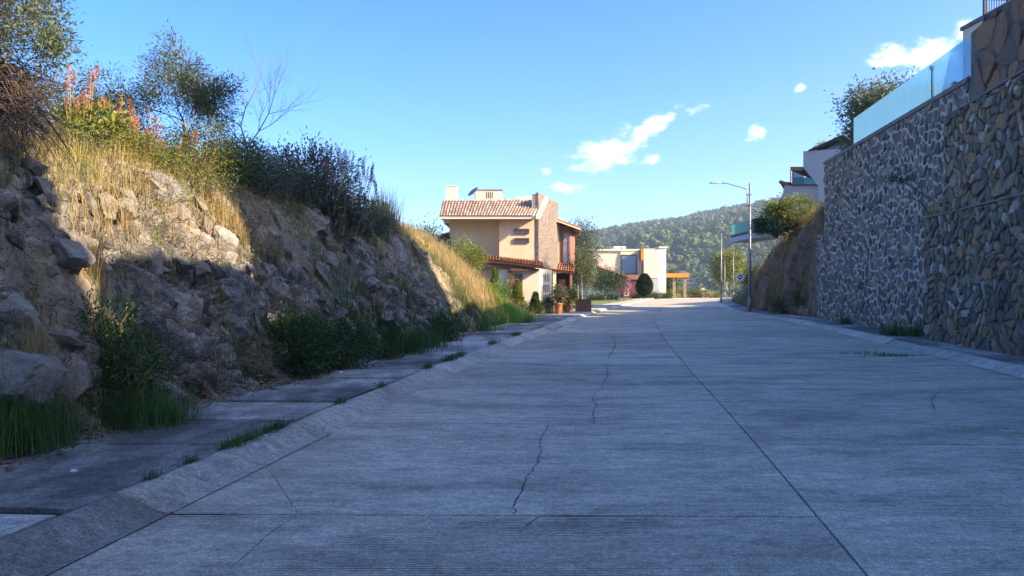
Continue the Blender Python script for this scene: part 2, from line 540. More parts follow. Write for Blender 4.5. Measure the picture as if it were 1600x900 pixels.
def m_rock(name, cols, tone_attr=True, fine=9., lichen=(.35,.34,.30)):
    m, nt, p = new_mat(name)
    v = pos(nt)
    if tone_attr:
        a = N_(nt, 'Attribute'); a.attribute_name = 'tone'; t = a.outputs['Fac']
    else:
        t = N_(nt, 'ObjectInfo').outputs['Random']
    c = ramp(nt, t, [(i/(len(cols)-1), x) for i, x in enumerate(cols)])
    n1 = noise(nt, v, fine, 8, .68)
    c = mixc(nt, maprange(nt, n1, .35, .68, 0, .8), c, tuple(.45*x for x in cols[0]))
    n2 = noise(nt, v, fine*.5, 6, .7)
    c = mixc(nt, maprange(nt, n2, .56, .72, 0, .75), c, lichen)
    rust = noise(nt, pos(nt, (1,1,.6)), fine*.22, 5, .6)
    c = mixc(nt, maprange(nt, rust, .52, .7, 0, .55), c, (.24,.145,.075))
    nt.links.new(c, p.inputs['Base Color'])
    p.inputs['Roughness'].default_value = .9
    p.inputs['Specular IOR Level'].default_value = .25
    h = mathn(nt, 'ADD', n1, mathn(nt, 'MULTIPLY', noise(nt, v, fine*5, 6, .7), .5))
    bump(nt, p, h, .9, .06)
    return m
M['bank_rock'] = m_rock('bank_rock', [(.11,.10,.095),(.17,.155,.14),(.22,.20,.18),(.14,.12,.10),(.27,.24,.205)])
M['loose_rock'] = m_rock('loose_rock', [(.22,.20,.175),(.36,.32,.27),(.26,.225,.185),(.46,.41,.35),(.19,.18,.17)], False, 7.)
M['boulder'] = m_rock('boulder_rock', [(.30,.285,.26),(.38,.355,.325)], False, 5., (.50,.48,.44))
M['bank_earth'] = m_rock('bank_earth', [(.16,.115,.08),(.27,.18,.11),(.21,.155,.11),(.36,.24,.14),(.19,.155,.125)], True, 5., (.24,.20,.15))

# ------------------------------------------------------------------ ground, hills
def ridge_angle(az):
    px = 800 + F_PX*np.tan(np.clip(az, -1.2, 1.2))
    t = np.interp(px, [-2000,-600,0,400,560,640,720,905,978,1051,1100,1149,1198,1300,1500,2200,4000],
                  [.05,.06,.05,.06,.071,.069,.062,.075,.086,.095,.104,.113,.121,.14,.155,.13,.06])
    return np.where(np.abs(az) > 1.2, .055, t*np.cos(np.clip(az,-1.2,1.2)))
def hill_z(az, r):
    rid = 1130 + 120*np.sin(az*3.1+.4)
    top = CAM_H + np.tan(ridge_angle(az))*rid - 9
    t = np.clip((r - 260)/(rid - 260), 0, 1.0)
    x = np.sin(az)*r; y = np.cos(az)*r
    prof = .25*t + .75*t**1.35
    z = -20 + (top+20)*prof
    gul = fbm(x/150., y/150., 0, 4)
    z = z + gul*16*np.sin(math.pi*np.clip(t,0,1))
    z = np.where(r > rid, top - (r-rid)*.12, z)
    near = np.clip((r-150)/110., 0, 1)
    return np.where(r < 260, -1.2 - 18.8*near**1.2 + gul*3*near, z)

def build_ground():
    rr = np.array([0, 20, 45, 70, 100, 130, 150, 170, 195, 225, 260, 300, 350, 400, 460, 520, 590, 660, 740, 820, 900, 980, 1060, 1130, 1200, 1280, 1400, 1600, 1800], float)
    az = np.linspace(-math.pi, math.pi, 361)
    A, Rr = np.meshgrid(az, rr, indexing='ij')
    Z = np.where(Rr < 150, -.25 - .95*np.clip((Rr-60)/90, 0, 1), hill_z(A, Rr))
    Z = np.where((Rr<150), np.minimum(Z,-.25), Z)
    V = np.stack([np.sin(A)*Rr, np.cos(A)*Rr, Z], -1).reshape(-1,3)
    n = len(rr); i, j = np.meshgrid(np.arange(len(az)-1), np.arange(n-1), indexing='ij')
    Fc = np.stack([i*n+j, (i+1)*n+j, (i+1)*n+j+1, i*n+j+1], -1).reshape(-1,4)
    o = obj('ground', V, Fc[:, ::-1], M['ground'], None, True)
    tag(o, 'wide brown green ground running out under the wooded hills', 'ground', kind='structure')
build_ground()

def build_forest():
    bm = bmesh.new(); bmesh.ops.create_icosphere(bm, subdivisions=1, radius=1)
    bv = np.array([v.co[:] for v in bm.verts]); bf = np.array([[v.index for v in f.verts] for f in bm.faces]); bm.free()
    K = 30
    def crowns(az, r, rad):
        n = len(az)
        z = hill_z(az, r)
        C = np.stack([np.sin(az)*r, np.cos(az)*r, z], 1) + np.array([0,0,1.])*rad[:,None]*.7
        V = C[:,None] + bv[None]*rad[:,None,None]*.78*rng.uniform(.8,1.1,(n,len(bv),1))
        Fc = ((np.arange(n)*len(bv))[:,None,None] + bf[None]).reshape(-1,3)
        u = unit(rng.normal(0,1,(n,K,3))+np.array([0,0,.35]))
        P = C[:,None] + u*rad[:,None,None]*rng.uniform(.62,1.06,(n,K,1))*np.array([1,1,1.08])
        e1 = unit(np.cross(u, rng.normal(0,1,(n,K,3)))); e2 = np.cross(u, e1)+u*rng.normal(0,.5,(n,K,1))
        sz = rad[:,None,None]*rng.uniform(.22,.42,(n,K,1))
        T = np.stack([P+e1*sz, P-e1*sz*.6+e2*sz*.9, P-e1*sz*.6-e2*sz*.9], 2).reshape(-1,3)
        F2 = np.arange(len(T)).reshape(-1,3)
        return join([(V.reshape(-1,3), Fc), (T, F2)])
    n = 14500
    az = rng.uniform(-.30, .62, n*3)
    r = np.sqrt(rng.uniform(170**2, 1230**2, n*3))
    # keep clearings: thin the trees where a patch noise is low
    keep = (fbm(np.sin(az)*r/60, np.cos(az)*r/60, 5, 3) > -.42)
    az, r = az[keep][:n], r[keep][:n]
    rad = np.interp(r, [170, 500, 1230], [2.3, 3.4, 4.9])*rng.uniform(.6, 1.35, len(r))
    a = crowns(az, r, rad)
    az2 = rng.uniform(-math.pi, math.pi, 2500); r2 = rng.uniform(700, 1200, 2500)
    b = crowns(az2, r2, rng.uniform(5, 9, 2500))
    V, Fc = join([a, b])
    m, nt, p = new_mat('hill_foliage')
    g = N_(nt, 'NewGeometry')
    c = ramp(nt, g.outputs['Random Per Island'], [(0,(.04,.07,.022)),(.3,(.085,.13,.036)),(.55,(.13,.17,.05)),(.8,(.06,.095,.03)),(1,(.21,.22,.07))])
    n1 = noise(nt, g.outputs['Position'], .8, 5, .7)
    hs = N_(nt, 'HueSaturation'); nt.links.new(c, hs.inputs['Color'])
    nt.links.new(maprange(nt, n1, .3, .7, .55, 1.45), hs.inputs['Value'])
    nt.links.new(hs.outputs[0], p.inputs['Base Color']); p.inputs['Roughness'].default_value = .8
    p.inputs['Specular IOR Level'].default_value = .15
    bump(nt, p, n1, 1.0, 1.5)
    o = obj('forest', V, Fc, m)
    tag(o, 'dense green forest covering the far hillside', 'forest', kind='stuff')
build_forest()

# ------------------------------------------------------------------ road
def slab(name, d0, d1, fa, fb, mat, parent, gap=.009, z=0., nx=3, thick=.06, skew=.012):
    ys = np.linspace(d0+gap*1.4, d1-gap*1.4, 5)
    t = np.linspace(0, 1, nx+1)
    a = fa(ys)+gap; b = fb(ys)-gap
    X = a[:,None] + (b-a)[:,None]*t
    Y = ys[:,None] - skew*X
    n = nx+1; m = 5
    zz = np.full_like(X, z) if np.isscalar(z) else z(X, Y, t)
    top = np.stack([X, Y, zz], -1).reshape(-1,3)
    Fc = [(i*n+j, i*n+j+1, (i+1)*n+j+1, (i+1)*n+j) for i in range(m-1) for j in range(nx)]
    ring = [j for j in range(n)] + [i*n+nx for i in range(1,m)] + [(m-1)*n+j for j in range(nx-1,-1,-1)] + [i*n for i in range(m-2,0,-1)]
    o = len(top)
    V = np.concatenate([top, top[ring] - np.array([0,0,thick])])
    k = len(ring)
    Fc += [(ring[i], o+i, o+(i+1)%k, ring[(i+1)%k]) for i in range(k)]
    ob = obj(name, V, Fc, mat, parent)
    return ob

def build_road():
    ys = np.linspace(-39, 160, 120)
    a = roadL(ys)-.5; b = roadR(ys)+.5
    V = np.concatenate([np.stack([a, ys, ys*0-.045], 1), np.stack([b, ys, ys*0-.045], 1)])
    n = len(ys)
    Fc = np.array([(i, n+i, n+i+1, i+1) for i in range(n-1)])
    road = obj('road', V, Fc, M['joint'])
    tag(road, 'grey concrete road of large jointed slabs bending away to the right', 'road', kind='structure')
    for k in range(-4, 36):
        slab('slab', 1.7+3.5*k, 1.7+3.5*(k+1), roadL, roadC, M['concrete'], road)
    for k in range(-4, 31):
        slab('slab', 3.5+4.1*k, 3.5+4.1*(k+1), roadC, roadR, M['concrete'], road)
    # cracks: thin filled fissures
    def crack(pts, w):
        pts = np.array(pts, float)
        P = [pts[0]]
        for a, b in zip(pts[:-1], pts[1:]):
            L = np.linalg.norm(b-a); k = max(2, int(L/.05))
            for i in range(1, k+1):
                q = a + (b-a)*i/k
                if i < k: q = q + rng.normal(0, min(.014, w), 2)
                P.append(q)
        P = np.array(P); t = unit(np.gradient(P, axis=0)); nn = np.stack([-t[:,1], t[:,0]], 1)
        ww = (w*rng.uniform(.35, 1.3, len(P)))[:,None]
        A = P + nn*ww/2; B = P - nn*ww/2
        V = np.concatenate([np.c_[A, np.full(len(A), .003)], np.c_[B, np.full(len(B), .003)]])
        n = len(P)
        obj('crack', V, np.array([(i, n+i, n+i+1, i+1) for i in range(n-1)]), M['crack'], road)
    def g(*px):
        return [at(x, y, CAM_H*F_PX/(y-450.))[:2] for x, y in px]
    crack(g((801,803),(803,790),(816,768),(822,745),(838,728),(846,705),(842,690),(858,664)), .010)
    crack(g((930,662),(926,645),(932,632),(924,620),(940,606),(950,585),(948,570)), .011)
    crack(g((812,832),(830,816),(850,806)), .008)
    crack(g((466,802),(424,740)), .005)
    crack(g((466,804),(420,835),(360,890)), .004)
    crack(g((1460,640),(1455,625),(1470,612)), .012)
    crack(g((1380,600),(1340,590)), .012)
    crack(g((950,560),(962,540),(958,525)), .016)
build_road()

KPROF = [(0,.0),(-.05,-.006),(-.13,.012),(-.22,.06),(-.31,.105),(-.39,.128),(-.43,.13)]
def kerb(side, fx, joints, structure_name, label):
    par = thing(structure_name, label, 'kerb', (fx(10.), 10., 0))
    del par['category']; par['kind'] = 'structure'; par['category'] = 'kerb'
    for d0, d1 in zip(joints[:-1], joints[1:]):
        ys = np.linspace(d0+.011, d1-.011, 6)
        dz = rng.normal(0, .006); dx = rng.normal(0, .008)
        rows = []
        for y in ys:
            wob = fbm(y*.9, 3.3*side, 0, 3)
            rows.append([(fx(y) + (p[0]-.003 if side < 0 else .003-p[0])*(1+.08*wob) + min(0,dx)*-side*0 + dx*.5, y, p[1]+dz+.006*wob*(p[1]>.03)) for p in KPROF])
        V = np.array(rows); n = len(KPROF); m = len(ys)
        Fc = []
        for i in range(m-1):
            for j in range(n-1):
                q = (i*n+j, (i+1)*n+j, (i+1)*n+j+1, i*n+j+1)
                Fc.append(q if side < 0 else q[::-1])
        V = V.reshape(-1,3)
        # end and inner skirts
        o = len(V); W = V.copy(); W[:,2] -= .15
        V = np.concatenate([V, W])
        for e in (0, m-1):
            for j in range(n-1):
                Fc.append((e*n+j, e*n+j+1, o+e*n+j+1, o+e*n+j))
        for i in range(m-1):
            Fc.append((i*n+n-1, (i+1)*n+n-1, o+(i+1)*n+n-1, o+i*n+n-1))
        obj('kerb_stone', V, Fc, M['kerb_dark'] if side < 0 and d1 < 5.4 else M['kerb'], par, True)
    return par
jl = [-10, -7.2, -4.5, -1.7, 1.0, 3.0, 5.28]
while jl[-1] < 128: jl.append(jl[-1] + random.uniform(2.4, 3.1))
kerb(-1, roadL, jl, 'kerb_left', 'worn rolled concrete kerb along the rocky bank side')
jr = [-10.]
while jr[-1] < 128: jr.append(jr[-1] + random.uniform(2.6, 3.2))
kerb(1, roadR, jr, 'kerb_right', 'pale rolled concrete kerb along the stone wall side')

def build_walks():
    def base_sheet(name, fa, fb, d0, d1, z, mat, label, cat):
        ys = np.linspace(d0, d1, 80); a = fa(ys); b = fb(ys); n = len(ys)
        V = np.concatenate([np.stack([a, ys, ys*0+z], 1), np.stack([b, ys, ys*0+z], 1)])
        o = obj(name, V, np.array([(i, n+i, n+i+1, i+1) for i in range(n-1)]), mat)
        return tag(o, label, cat, kind='structure')
    wl = base_sheet('sidewalk_left', lambda y: roadL(y)-2.35, lambda y: roadL(y)-.42, -12, 128, .085, M['joint'],
                    'stained concrete sidewalk with dark gaps below the rocky bank', 'sidewalk')
    d = -9.6
    edges = [(-9.6,-7),(-7,-4.8),(-4.8,-2.4),(-2.4,0),(0,2.2),(2.2,4.62),(4.78,6.9)]
    d = 6.93
    while d < 120:
        L = random.choice([1.2, 1.25, 2.4, 1.2, 1.8])
        edges.append((d, d+L)); d += L + random.choice([.02, .025, .03, .10, .02, .14])
    for i, (a, b) in enumerate(edges):
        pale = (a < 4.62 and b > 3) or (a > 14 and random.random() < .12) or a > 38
        far = a > 38
        if b - a > 2 and a > 6: # split lengthways
            mid = (a+b)/2
            spans = [(a, mid-.006), (mid+.006, b)]
        else: spans = [(a, b)]
        for (p, q) in spans:
            zt = .128 + random.uniform(-.012, .004)
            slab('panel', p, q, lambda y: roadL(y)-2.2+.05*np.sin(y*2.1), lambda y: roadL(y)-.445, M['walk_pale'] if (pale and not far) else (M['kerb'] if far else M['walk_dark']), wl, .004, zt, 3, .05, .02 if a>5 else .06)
    wr = base_sheet('sidewalk_right', lambda y: roadR(y)+.42, lambda y: roadR(y)+2.1, -12, 128, .085, M['joint'],
                    'dark dusty sidewalk strip at the foot of the stone wall', 'sidewalk')
    d = -9.
    while d < 118:
        L = random.choice([1.6, 1.8, 2.2])
        slab('panel', d, d+L, lambda y: roadR(y)+.445, lambda y: roadR(y)+1.85, M['walk_dark'], wr, .004, .125+random.uniform(-.01,.004), 3, .05, 0)
        d += L + .012
    ys = np.linspace(36.5, 128, 60)
    def patch(name, fa, fb, z, mat, label, cat, ys=ys):
        n = len(ys); a = fa(ys); b = fb(ys)
        K = 6; t = np.linspace(0,1,K)
        X = a[:,None]+(b-a)[:,None]*t; Y = ys[:,None]+0*X; Z = z + .05*fbm(X*.6, Y*.6, 2, 3)
        V = np.stack([X,Y,Z],-1).reshape(-1,3)
        Fc = np.array([(i*K+j, i*K+j+1, (i+1)*K+j+1, (i+1)*K+j) for i in range(n-1) for j in range(K-1)])
        return tag(obj(name, V, Fc, mat, None, True), label, cat, kind='structure')
    patch('lawn', lambda y: roadL(y)-22, lambda y: roadL(y)-2.15, .10, M['lawn'], 'sunlit green lawn around the houses on the left of the road', 'lawn')
    patch('verge', lambda y: roadR(y)+1.8, lambda y: roadR(y)+26, .06, M['straw'], 'dry grassy verge behind the right kerb', 'verge', np.linspace(36.5, 128, 60))
build_walks()

# ------------------------------------------------------------------ banks
def facets(u, v, cell, seed, stretch=1.0):
    g = np.random.default_rng(seed)
    T = g.uniform(0, 1, (97, 89, 6))
    U = u/cell; W = v/cell*stretch
    iu = np.floor(U).astype(int); iv = np.floor(W).astype(int)
    best = np.full(U.shape, 1e9); sec = np.full(U.shape, 1e9); val = np.zeros(U.shape+(6,)); du = np.zeros(U.shape); dv = np.zeros(U.shape)
    for a in (-1,0,1):
        for b in (-1,0,1):
            t = T[(iu+a)%97, (iv+b)%89]
            x = U-(iu+a+t[...,0]); y = W-(iv+b+t[...,1])
            dd = x*x+y*y
            m = dd < best
            sec = np.where(m, best, np.minimum(sec, dd))
            best = np.where(m, dd, best)
            val = np.where(m[...,None], t, val); du = np.where(m, x, du); dv = np.where(m, y, dv)
    return val, du*cell, dv*cell, np.sqrt(sec)-np.sqrt(best)

def sstep(x):
    x = np.clip(x, 0, 1); return x*x*(3-2*x)
def bankW(d): return np.interp(d, [-15, 8, 20, 25, 30, 40], [1.7, 1.75, 1.8, 2.2, 3.2, 4.8])
def bank_z(d, w):
    d = np.asarray(d, float); w = np.asarray(w, float)
    H = 3.15 + .22*vnoise(d*.35, 1.2, 4) + np.interp(d, [-10, 0, 6, 9, 14, 20, 24, 40], [-.3, -.2, -.1, .05, .1, .12, 0, -.05])
    W = bankW(d)
    t = np.clip(w/W, 0, 1)
    rough = np.interp(d, [22, 28], [1.5, 1.25])
    z = H*(1-(1-t)**rough) + np.clip(w-W, 0, 30)*.11
    e = 1 - sstep((d - (32 + .45*np.minimum(w, 7)))/6.5)
    back = 1 - sstep((w - 16)/14.)*.5
    return .1 + z*e*back

def build_bank():
    dd = np.concatenate([np.arange(-14, 3, .5), np.arange(3, 14, .035), np.arange(14, 27, .06), np.arange(27, 44, .16)])
    s = np.concatenate([np.linspace(0, 1, 96), 1+np.array([.04,.09,.15,.22,.3,.4,.55,.75,1.,1.4,2,3,4.5,6.5,9,12,17,24])/2.0])
    D, S = np.meshgrid(dd, s, indexing='ij')
    W = bankW(D)
    w = np.where(S <= 1, (S**1.25)*W, W + (S-1)*2.0)
    Z = bank_z(D, w)
    X = bankX(D) - w
    Y = D.copy()
    rocky = np.interp(D, [-14, 4, 22, 26.5], [1, 1, 1, .12]) * np.interp(S, [0, .06, .6, .85, 1.15], [.2, 1, 1, .6, .12])
    patch = sstep((fbm(D*.5, S*2.2, 9, 3)+.55)/.6)
    rocky = rocky*(.25+.75*patch)
    sv = S*3.6
    # big blocks, tilted bedding, then smaller ones
    skew = D + sv*.45
    v1, a1, b1, e1 = facets(skew, sv, 1.05, 3, .8)
    v2, a2, b2, e2 = facets(skew*1.0+.3*b1, sv, .42, 8, .75)
    v3, a3, b3, e3 = facets(skew, sv+.3*a2, .15, 21, .9)
    disp = (v1[...,2]-.5)*.26 + (v1[...,3]-.5)*.45*a1 + (v1[...,4]-.5)*.5*b1
    disp += (v2[...,2]-.5)*.22 + (v2[...,3]-.5)*.7*a2 + (v2[...,4]-.5)*.8*b2
    disp += (v3[...,2]-.5)*.09 + (v3[...,3]-.5)*.7*a3 + (v3[...,4]-.5)*.7*b3
    q = (sv*.85 + D*.55)/.46 + .9*fbm(D*.35, sv*.35, 6, 3) + .5*v1[...,5]
    saw = q - np.floor(q); led = np.random.default_rng(77).uniform(.2, 1, 512)[np.floor(q).astype(int) % 512]
    disp += .24*led*(saw**1.3 - .45)
    disp -= .13*np.exp(-(e2/.10)**2) + .15*np.exp(-(e1/.07)**2)
    disp = disp*rocky + .12*fbm(D*.8, sv*.8, 1, 3)*np.interp(S, [0,.1,1,3], [.2,1,1,.6]) + .055*fbm(D*5, sv*5, 4, 4)
    X = X + disp*.85; Z = Z + disp*.32*np.interp(S, [0, .12], [.2, 1]); Y = Y - disp*.12
    Z = np.where(S == 0, np.minimum(Z, .02), Z)
    tone = np.clip(.55*v2[...,5]+.3*v1[...,5]+.15*v3[...,5] , 0, 1)
    n = len(s); m = len(dd)
    V = np.stack([X, Y, Z], -1).reshape(-1,3)
    i, j = np.meshgrid(np.arange(m-1), np.arange(n-1), indexing='ij')
    Fc = np.stack([i*n+j, (i+1)*n+j, (i+1)*n+j+1, i*n+j+1], -1).reshape(-1,4)
    # soil vs rock colours in one material
    mt, nt, p = new_mat('bank_surface')
    a = N_(nt, 'Attribute'); a.attribute_name = 'tone'
    b = N_(nt, 'Attribute'); b.attribute_name = 'rocky'
    v = pos(nt)
    rock = ramp(nt, a.outputs['Fac'], [(.05,(.16,.15,.14)),(.28,(.34,.31,.27)),(.42,(.19,.18,.17)),(.58,(.43,.39,.335)),(.72,(.25,.23,.205)),(.95,(.54,.49,.42))])
    n1 = noise(nt, v, 7, 9, .7)
    rock = mixc(nt, maprange(nt, n1, .42, .68, 0, .75), rock, (.06,.055,.052))
    n2 = noise(nt, v, 3.1, 7, .7)
    rock = mixc(nt, maprange(nt, n2, .56, .70, 0, .7), rock, (.50,.45,.38))
    vc = N_(nt, 'TexVoronoi', feature='DISTANCE_TO_EDGE'); vc.inputs['Scale'].default_value = 6.5
    wv = N_(nt, 'Mix', data_type='RGBA'); wv.inputs['Factor'].default_value = .22
    nt.links.new(v, wv.inputs['A']); nw = N_(nt, 'TexNoise'); nw.inputs['Scale'].default_value = 3.; nw.inputs['Detail'].default_value = 5
    nt.links.new(v, nw.inputs['Vector']); nt.links.new(nw.outputs['Color'], wv.inputs['B'])
    nt.links.new(wv.outputs['Result'], vc.inputs['Vector'])
    vk = N_(nt, 'TexVoronoi'); vk.inputs['Scale'].default_value = 6.5; nt.links.new(wv.outputs['Result'], vk.inputs['Vector'])
    sk = N_(nt, 'SeparateColor'); nt.links.new(vk.outputs['Color'], sk.inputs[0])
    hsv = N_(nt, 'HueSaturation'); nt.links.new(rock, hsv.inputs['Color']); nt.links.new(maprange(nt, sk.outputs[0], 0, 1, .7, 1.4), hsv.inputs['Value'])
    rock = mixc(nt, mathn(nt, 'MULTIPLY', maprange(nt, vc.outputs['Distance'], 0, .05, .5, 0), maprange(nt, n2, .42, .6, 0, 1)), hsv.outputs[0], (.05,.043,.036))
    n3 = noise(nt, v, 1.2, 5, .6)
    rock = mixc(nt, maprange(nt, n3, .54, .68, 0, .5), rock, (.40,.265,.145))
    n4 = noise(nt, v, 2.3, 7, .65)
    soil = mixc(nt, maprange(nt, n4, .4, .62, 0, 1), (.22,.175,.125), (.42,.335,.235))
    soil = mixc(nt, maprange(nt, n2, .5, .7, 0, .7), soil, (.13,.12,.05))
    f = mathn(nt, 'ADD', b.outputs['Fac'], mathn(nt, 'MULTIPLY', mathn(nt, 'SUBTRACT', n1, .5), .9))
    c = mixc(nt, maprange(nt, f, .30, .48, 0, 1), soil, rock)
    nt.links.new(c, p.inputs['Base Color']); p.inputs['Roughness'].default_value = .92
    p.inputs['Specular IOR Level'].default_value = .2
    hh = mathn(nt, 'ADD', n1, mathn(nt, 'MULTIPLY', noise(nt, v, 34, 6, .7), .5))
    hh = mathn(nt, 'ADD', hh, mathn(nt, 'ADD', maprange(nt, vc.outputs['Distance'], 0, .07, 0, .28), mathn(nt, 'MULTIPLY', sk.outputs[1], .8)))
    bump(nt, p, hh, 1.0, .06)
    o = obj('bank', V, Fc, mt)
    for nm, arr in (('tone', tone), ('rocky', rocky)):
        at_ = o.data.attributes.new(nm, 'FLOAT', 'POINT'); at_.data.foreach_set('value', arr.ravel().astype(np.float32))
    tag(o, 'steep rocky roadside bank rising to a scrub covered top', 'bank', kind='structure')
    return o
BANK = build_bank()

def rock_mesh(seed, squash=(1,.8,.65), npts=16, sub=0):
    g = np.random.default_rng(seed)
    bm = bmesh.new()
    P = unit(g.normal(0, 1, (npts, 3)))*g.uniform(.75, 1.05, (npts,1))*np.array(squash)
    for p in P: bm.verts.new(p)
    r = bmesh.ops.convex_hull(bm, input=bm.verts)
    bmesh.ops.delete(bm, geom=[e for e in r['geom_interior'] if isinstance(e, bmesh.types.BMVert)], context='VERTS')
    bmesh.ops.bevel(bm, geom=list(bm.edges), offset=.06, segments=1, affect='EDGES', clamp_overlap=True) if sub else None
    bmesh.ops.recalc_face_normals(bm, faces=bm.faces)
    me = bpy.data.meshes.new('rock'); bm.to_mesh(me); bm.free()
    return me

def place_rocks():
    ms = [rock_mesh(50+i, (1, random.uniform(.55,.85), random.uniform(.30,.55)), random.choice([11,13,16])) for i in range(16)]
    for m in ms: m.materials.append(M['loose_rock'])
    for k in range(210):
        d = 5.5 + 20*random.random()**1.3
        w = bankW(d)*random.uniform(.08, 1.0)
        z = float(bank_z(d, w)); x = float(bankX(d) - w)
        s = random.choice([.06,.08,.1,.12,.15,.19,.23])*random.uniform(.8,1.3)*(1+.02*d)
        o = bpy.data.objects.new('rock', random.choice(ms)); link(o, BANK)
        o.location = (x - .05*s, d, z - .12*s); o.scale = (s, s*random.uniform(.8,1.3), s*random.uniform(.7,1.2))
        o.rotation_euler = (random.gauss(.35,.25), R(52)+random.gauss(0,.28), random.gauss(.5,.5))
place_rocks()

def boulder(label, c, size, rot, seed, squash=(1,.85,.75)):
    """a large rounded, fractured boulder"""
    bm = bmesh.new(); bmesh.ops.create_icosphere(bm, subdivisions=5, radius=1)
    V = np.array([v.co[:] for v in bm.verts])
    Fc = np.array([[v.index for v in f.verts] for f in bm.faces]); bm.free()
    g = np.random.default_rng(seed)
    N = unit(g.normal(0,1,(26,3))); h = g.uniform(.60,.92,26)
    for i in range(26):   # cut by planes, softly
        dd = V@N[i]-h[i]
        V = V - np.where(dd > 0, dd*1.0, 0)[:,None]*N[i]
    V = V*np.array(squash)
    V = V*(1+.05*fbm(V[:,0]*4+seed, V[:,1]*4, V[:,2]*4, 5)+.03*np.sign(vnoise(V[:,0]*2.2+seed,V[:,1]*5,V[:,2]*2.2)))[:,None]
    M3 = np.array(Matrix.Rotation(rot[2],3,'Z') @ Matrix.Rotation(rot[1],3,'Y') @ Matrix.Rotation(rot[0],3,'X'))
    V = (V*size)@M3.T
    me = np_mesh('boulder', V, Fc); me.materials.append(M['boulder'])
    me.polygons.foreach_set('use_smooth', np.ones(len(Fc), dtype=bool))
    o = bpy.data.objects.new('boulder', me); link(o); o.location = tuple(c)
    tag(o, label, 'boulder')
boulder('large pale grey boulder at the bank foot beside thick green grass', at(28, 582, 6.8), .42, (.2,.3,.4), 3, (1,.85,.72))
boulder('blue grey rounded boulder jutting from the shaded bank in the shadow corner', at(112, 398, 8.25), .27, (.1,.5,.9), 9, (1,.8,.75))
boulder('tall dark boulder standing at the top end of the shaded bank', at(612, 402, 20.6), .78, (.3,-.2,.5), 14, (.62,.8,1.0))
boulder('sunlit tan boulder at the lower corner of the lit rock patch', at(345, 376, 11.8), .30, (.3,.1,1.2), 5, (1,.8,.8))
boulder('sunlit broad tan rock in the middle of the lit rock patch', at(192, 318, 10.0), .32, (.3,.6,.2), 23, (1,.8,.7))
boulder('cracked dark rock low on the bank under the pale grass tuft', at(18, 500, 7.15), .36, (.5,.2,.6), 31, (1,.8,.8))
boulder('long slanting grey slab of rock below the shaded shrubs', at(560, 440, 17.1), .55, (.2,.7,.3), 37, (.5,.7,1.1))
boulder('low grey rock at the bank foot beyond the leafy bushes', at(585, 492, 17.2), .5, (.1,.2,.3), 41, (1.2,.8,.6))

# right earth bank beyond the stone wall
def rbankX(d): return roadR(d) + np.interp(d, [34, 40, 60, 90], [1.95, 1.85, 1.8, 2.0])
def rbankH(d): return np.interp(d, [34, 37, 41, 45, 50, 56, 65, 75, 85, 100], [6.4, 6.3, 5.9, 5.3, 4.6, 3.7, 2.5, 1.5, .8, .3])
def rbank_z(d, w):
    t = np.clip(w/1.9, 0, 1)
    hill = np.clip(w-4, 0, 13)*.66*np.interp(d, [56, 64, 97, 108], [0, 1, 1, 0])  # unseen rise added behind the cutting to shade the far road
    return .08 + hill + rbankH(d)*(1-(1-t)**1.8) + np.clip(w-1.9, 0, 40)*.12*np.clip(rbankH(d)/4, 0, 1)
def build_rbank():
    dd = np.concatenate([np.arange(35.6, 62, .08), np.arange(62, 112, .4)])
    s = np.concatenate([np.linspace(0, 1, 80), 1+np.array([.1,.25,.5,1,2,4,8,14,22])])
    D, S = np.meshgrid(dd, s, indexing='ij')
    w = np.where(S<=1, S**1.3*1.9, 1.9+(S-1)*1.0)
    Z = rbank_z(D, w); X = rbankX(D)+w; sv = S*5
    v1, a1, b1, e1 = facets(D*1.6+.15*sv, sv*.5, 1.1, 31, 1)
    v2, a2, b2, e2 = facets(D*1.6+.3*b1, sv*.6, .38, 36, 1)
    k = np.interp(S, [0,.05,.95,1.3], [.1,1,1,.2])
    disp = ((v1[...,2]-.5)*.6 + (v1[...,3]-.5)*.6*a1 + (v2[...,2]-.5)*.28 + (v2[...,3]-.5)*.7*a2)*k + .18*fbm(D*.7, sv*.5, 3, 4)
    X = X - disp*.8; Z = Z + disp*.15*k
    tone = np.clip(.6*v1[...,5]+.4*v2[...,5], 0, 1)
    n = len(s); m = len(dd)
    i, j = np.meshgrid(np.arange(m-1), np.arange(n-1), indexing='ij')
    Fc = np.stack([i*n+j, i*n+j+1, (i+1)*n+j+1, (i+1)*n+j], -1).reshape(-1,4)
    o = obj('earth_cutting', np.stack([X,D,Z],-1).reshape(-1,3), Fc, M['bank_earth'])
    a = o.data.attributes.new('tone', 'FLOAT', 'POINT'); a.data.foreach_set('value', tone.ravel().astype(np.float32))
    tag(o, 'steep brown earth cutting with dry grass beyond the stone wall', 'bank', kind='structure')
build_rbank()
# ------------------------------------------------------------------ stone retaining walls
def m_stone(name, cols, lich=(.40,.39,.37)):
    m, nt, p = new_mat(name)
    v = pos(nt)
    a = N_(nt, 'ObjectInfo').outputs['Random']; b = N_(nt, 'NewGeometry').outputs['Random Per Island']
    t = mathn(nt, 'FRACT', mathn(nt, 'ADD', a, b))
    c = ramp(nt, t, [(i/(len(cols)-1), x) for i, x in enumerate(cols)])
    n1 = noise(nt, v, 9, 7, .68)
    c = mixc(nt, maprange(nt, n1, .40, .68, 0, .55), c, tuple(.5*x for x in cols[0]))
    c = mixc(nt, maprange(nt, noise(nt, v, 4.5, 6, .7), .56, .72, 0, .65), c, lich)
    nt.links.new(c, p.inputs['Base Color']); p.inputs['Roughness'].default_value = .85
    p.inputs['Specular IOR Level'].default_value = .3
    bump(nt, p, mathn(nt, 'ADD', n1, noise(nt, v, 40, 5, .7)), .8, .03)
    return m
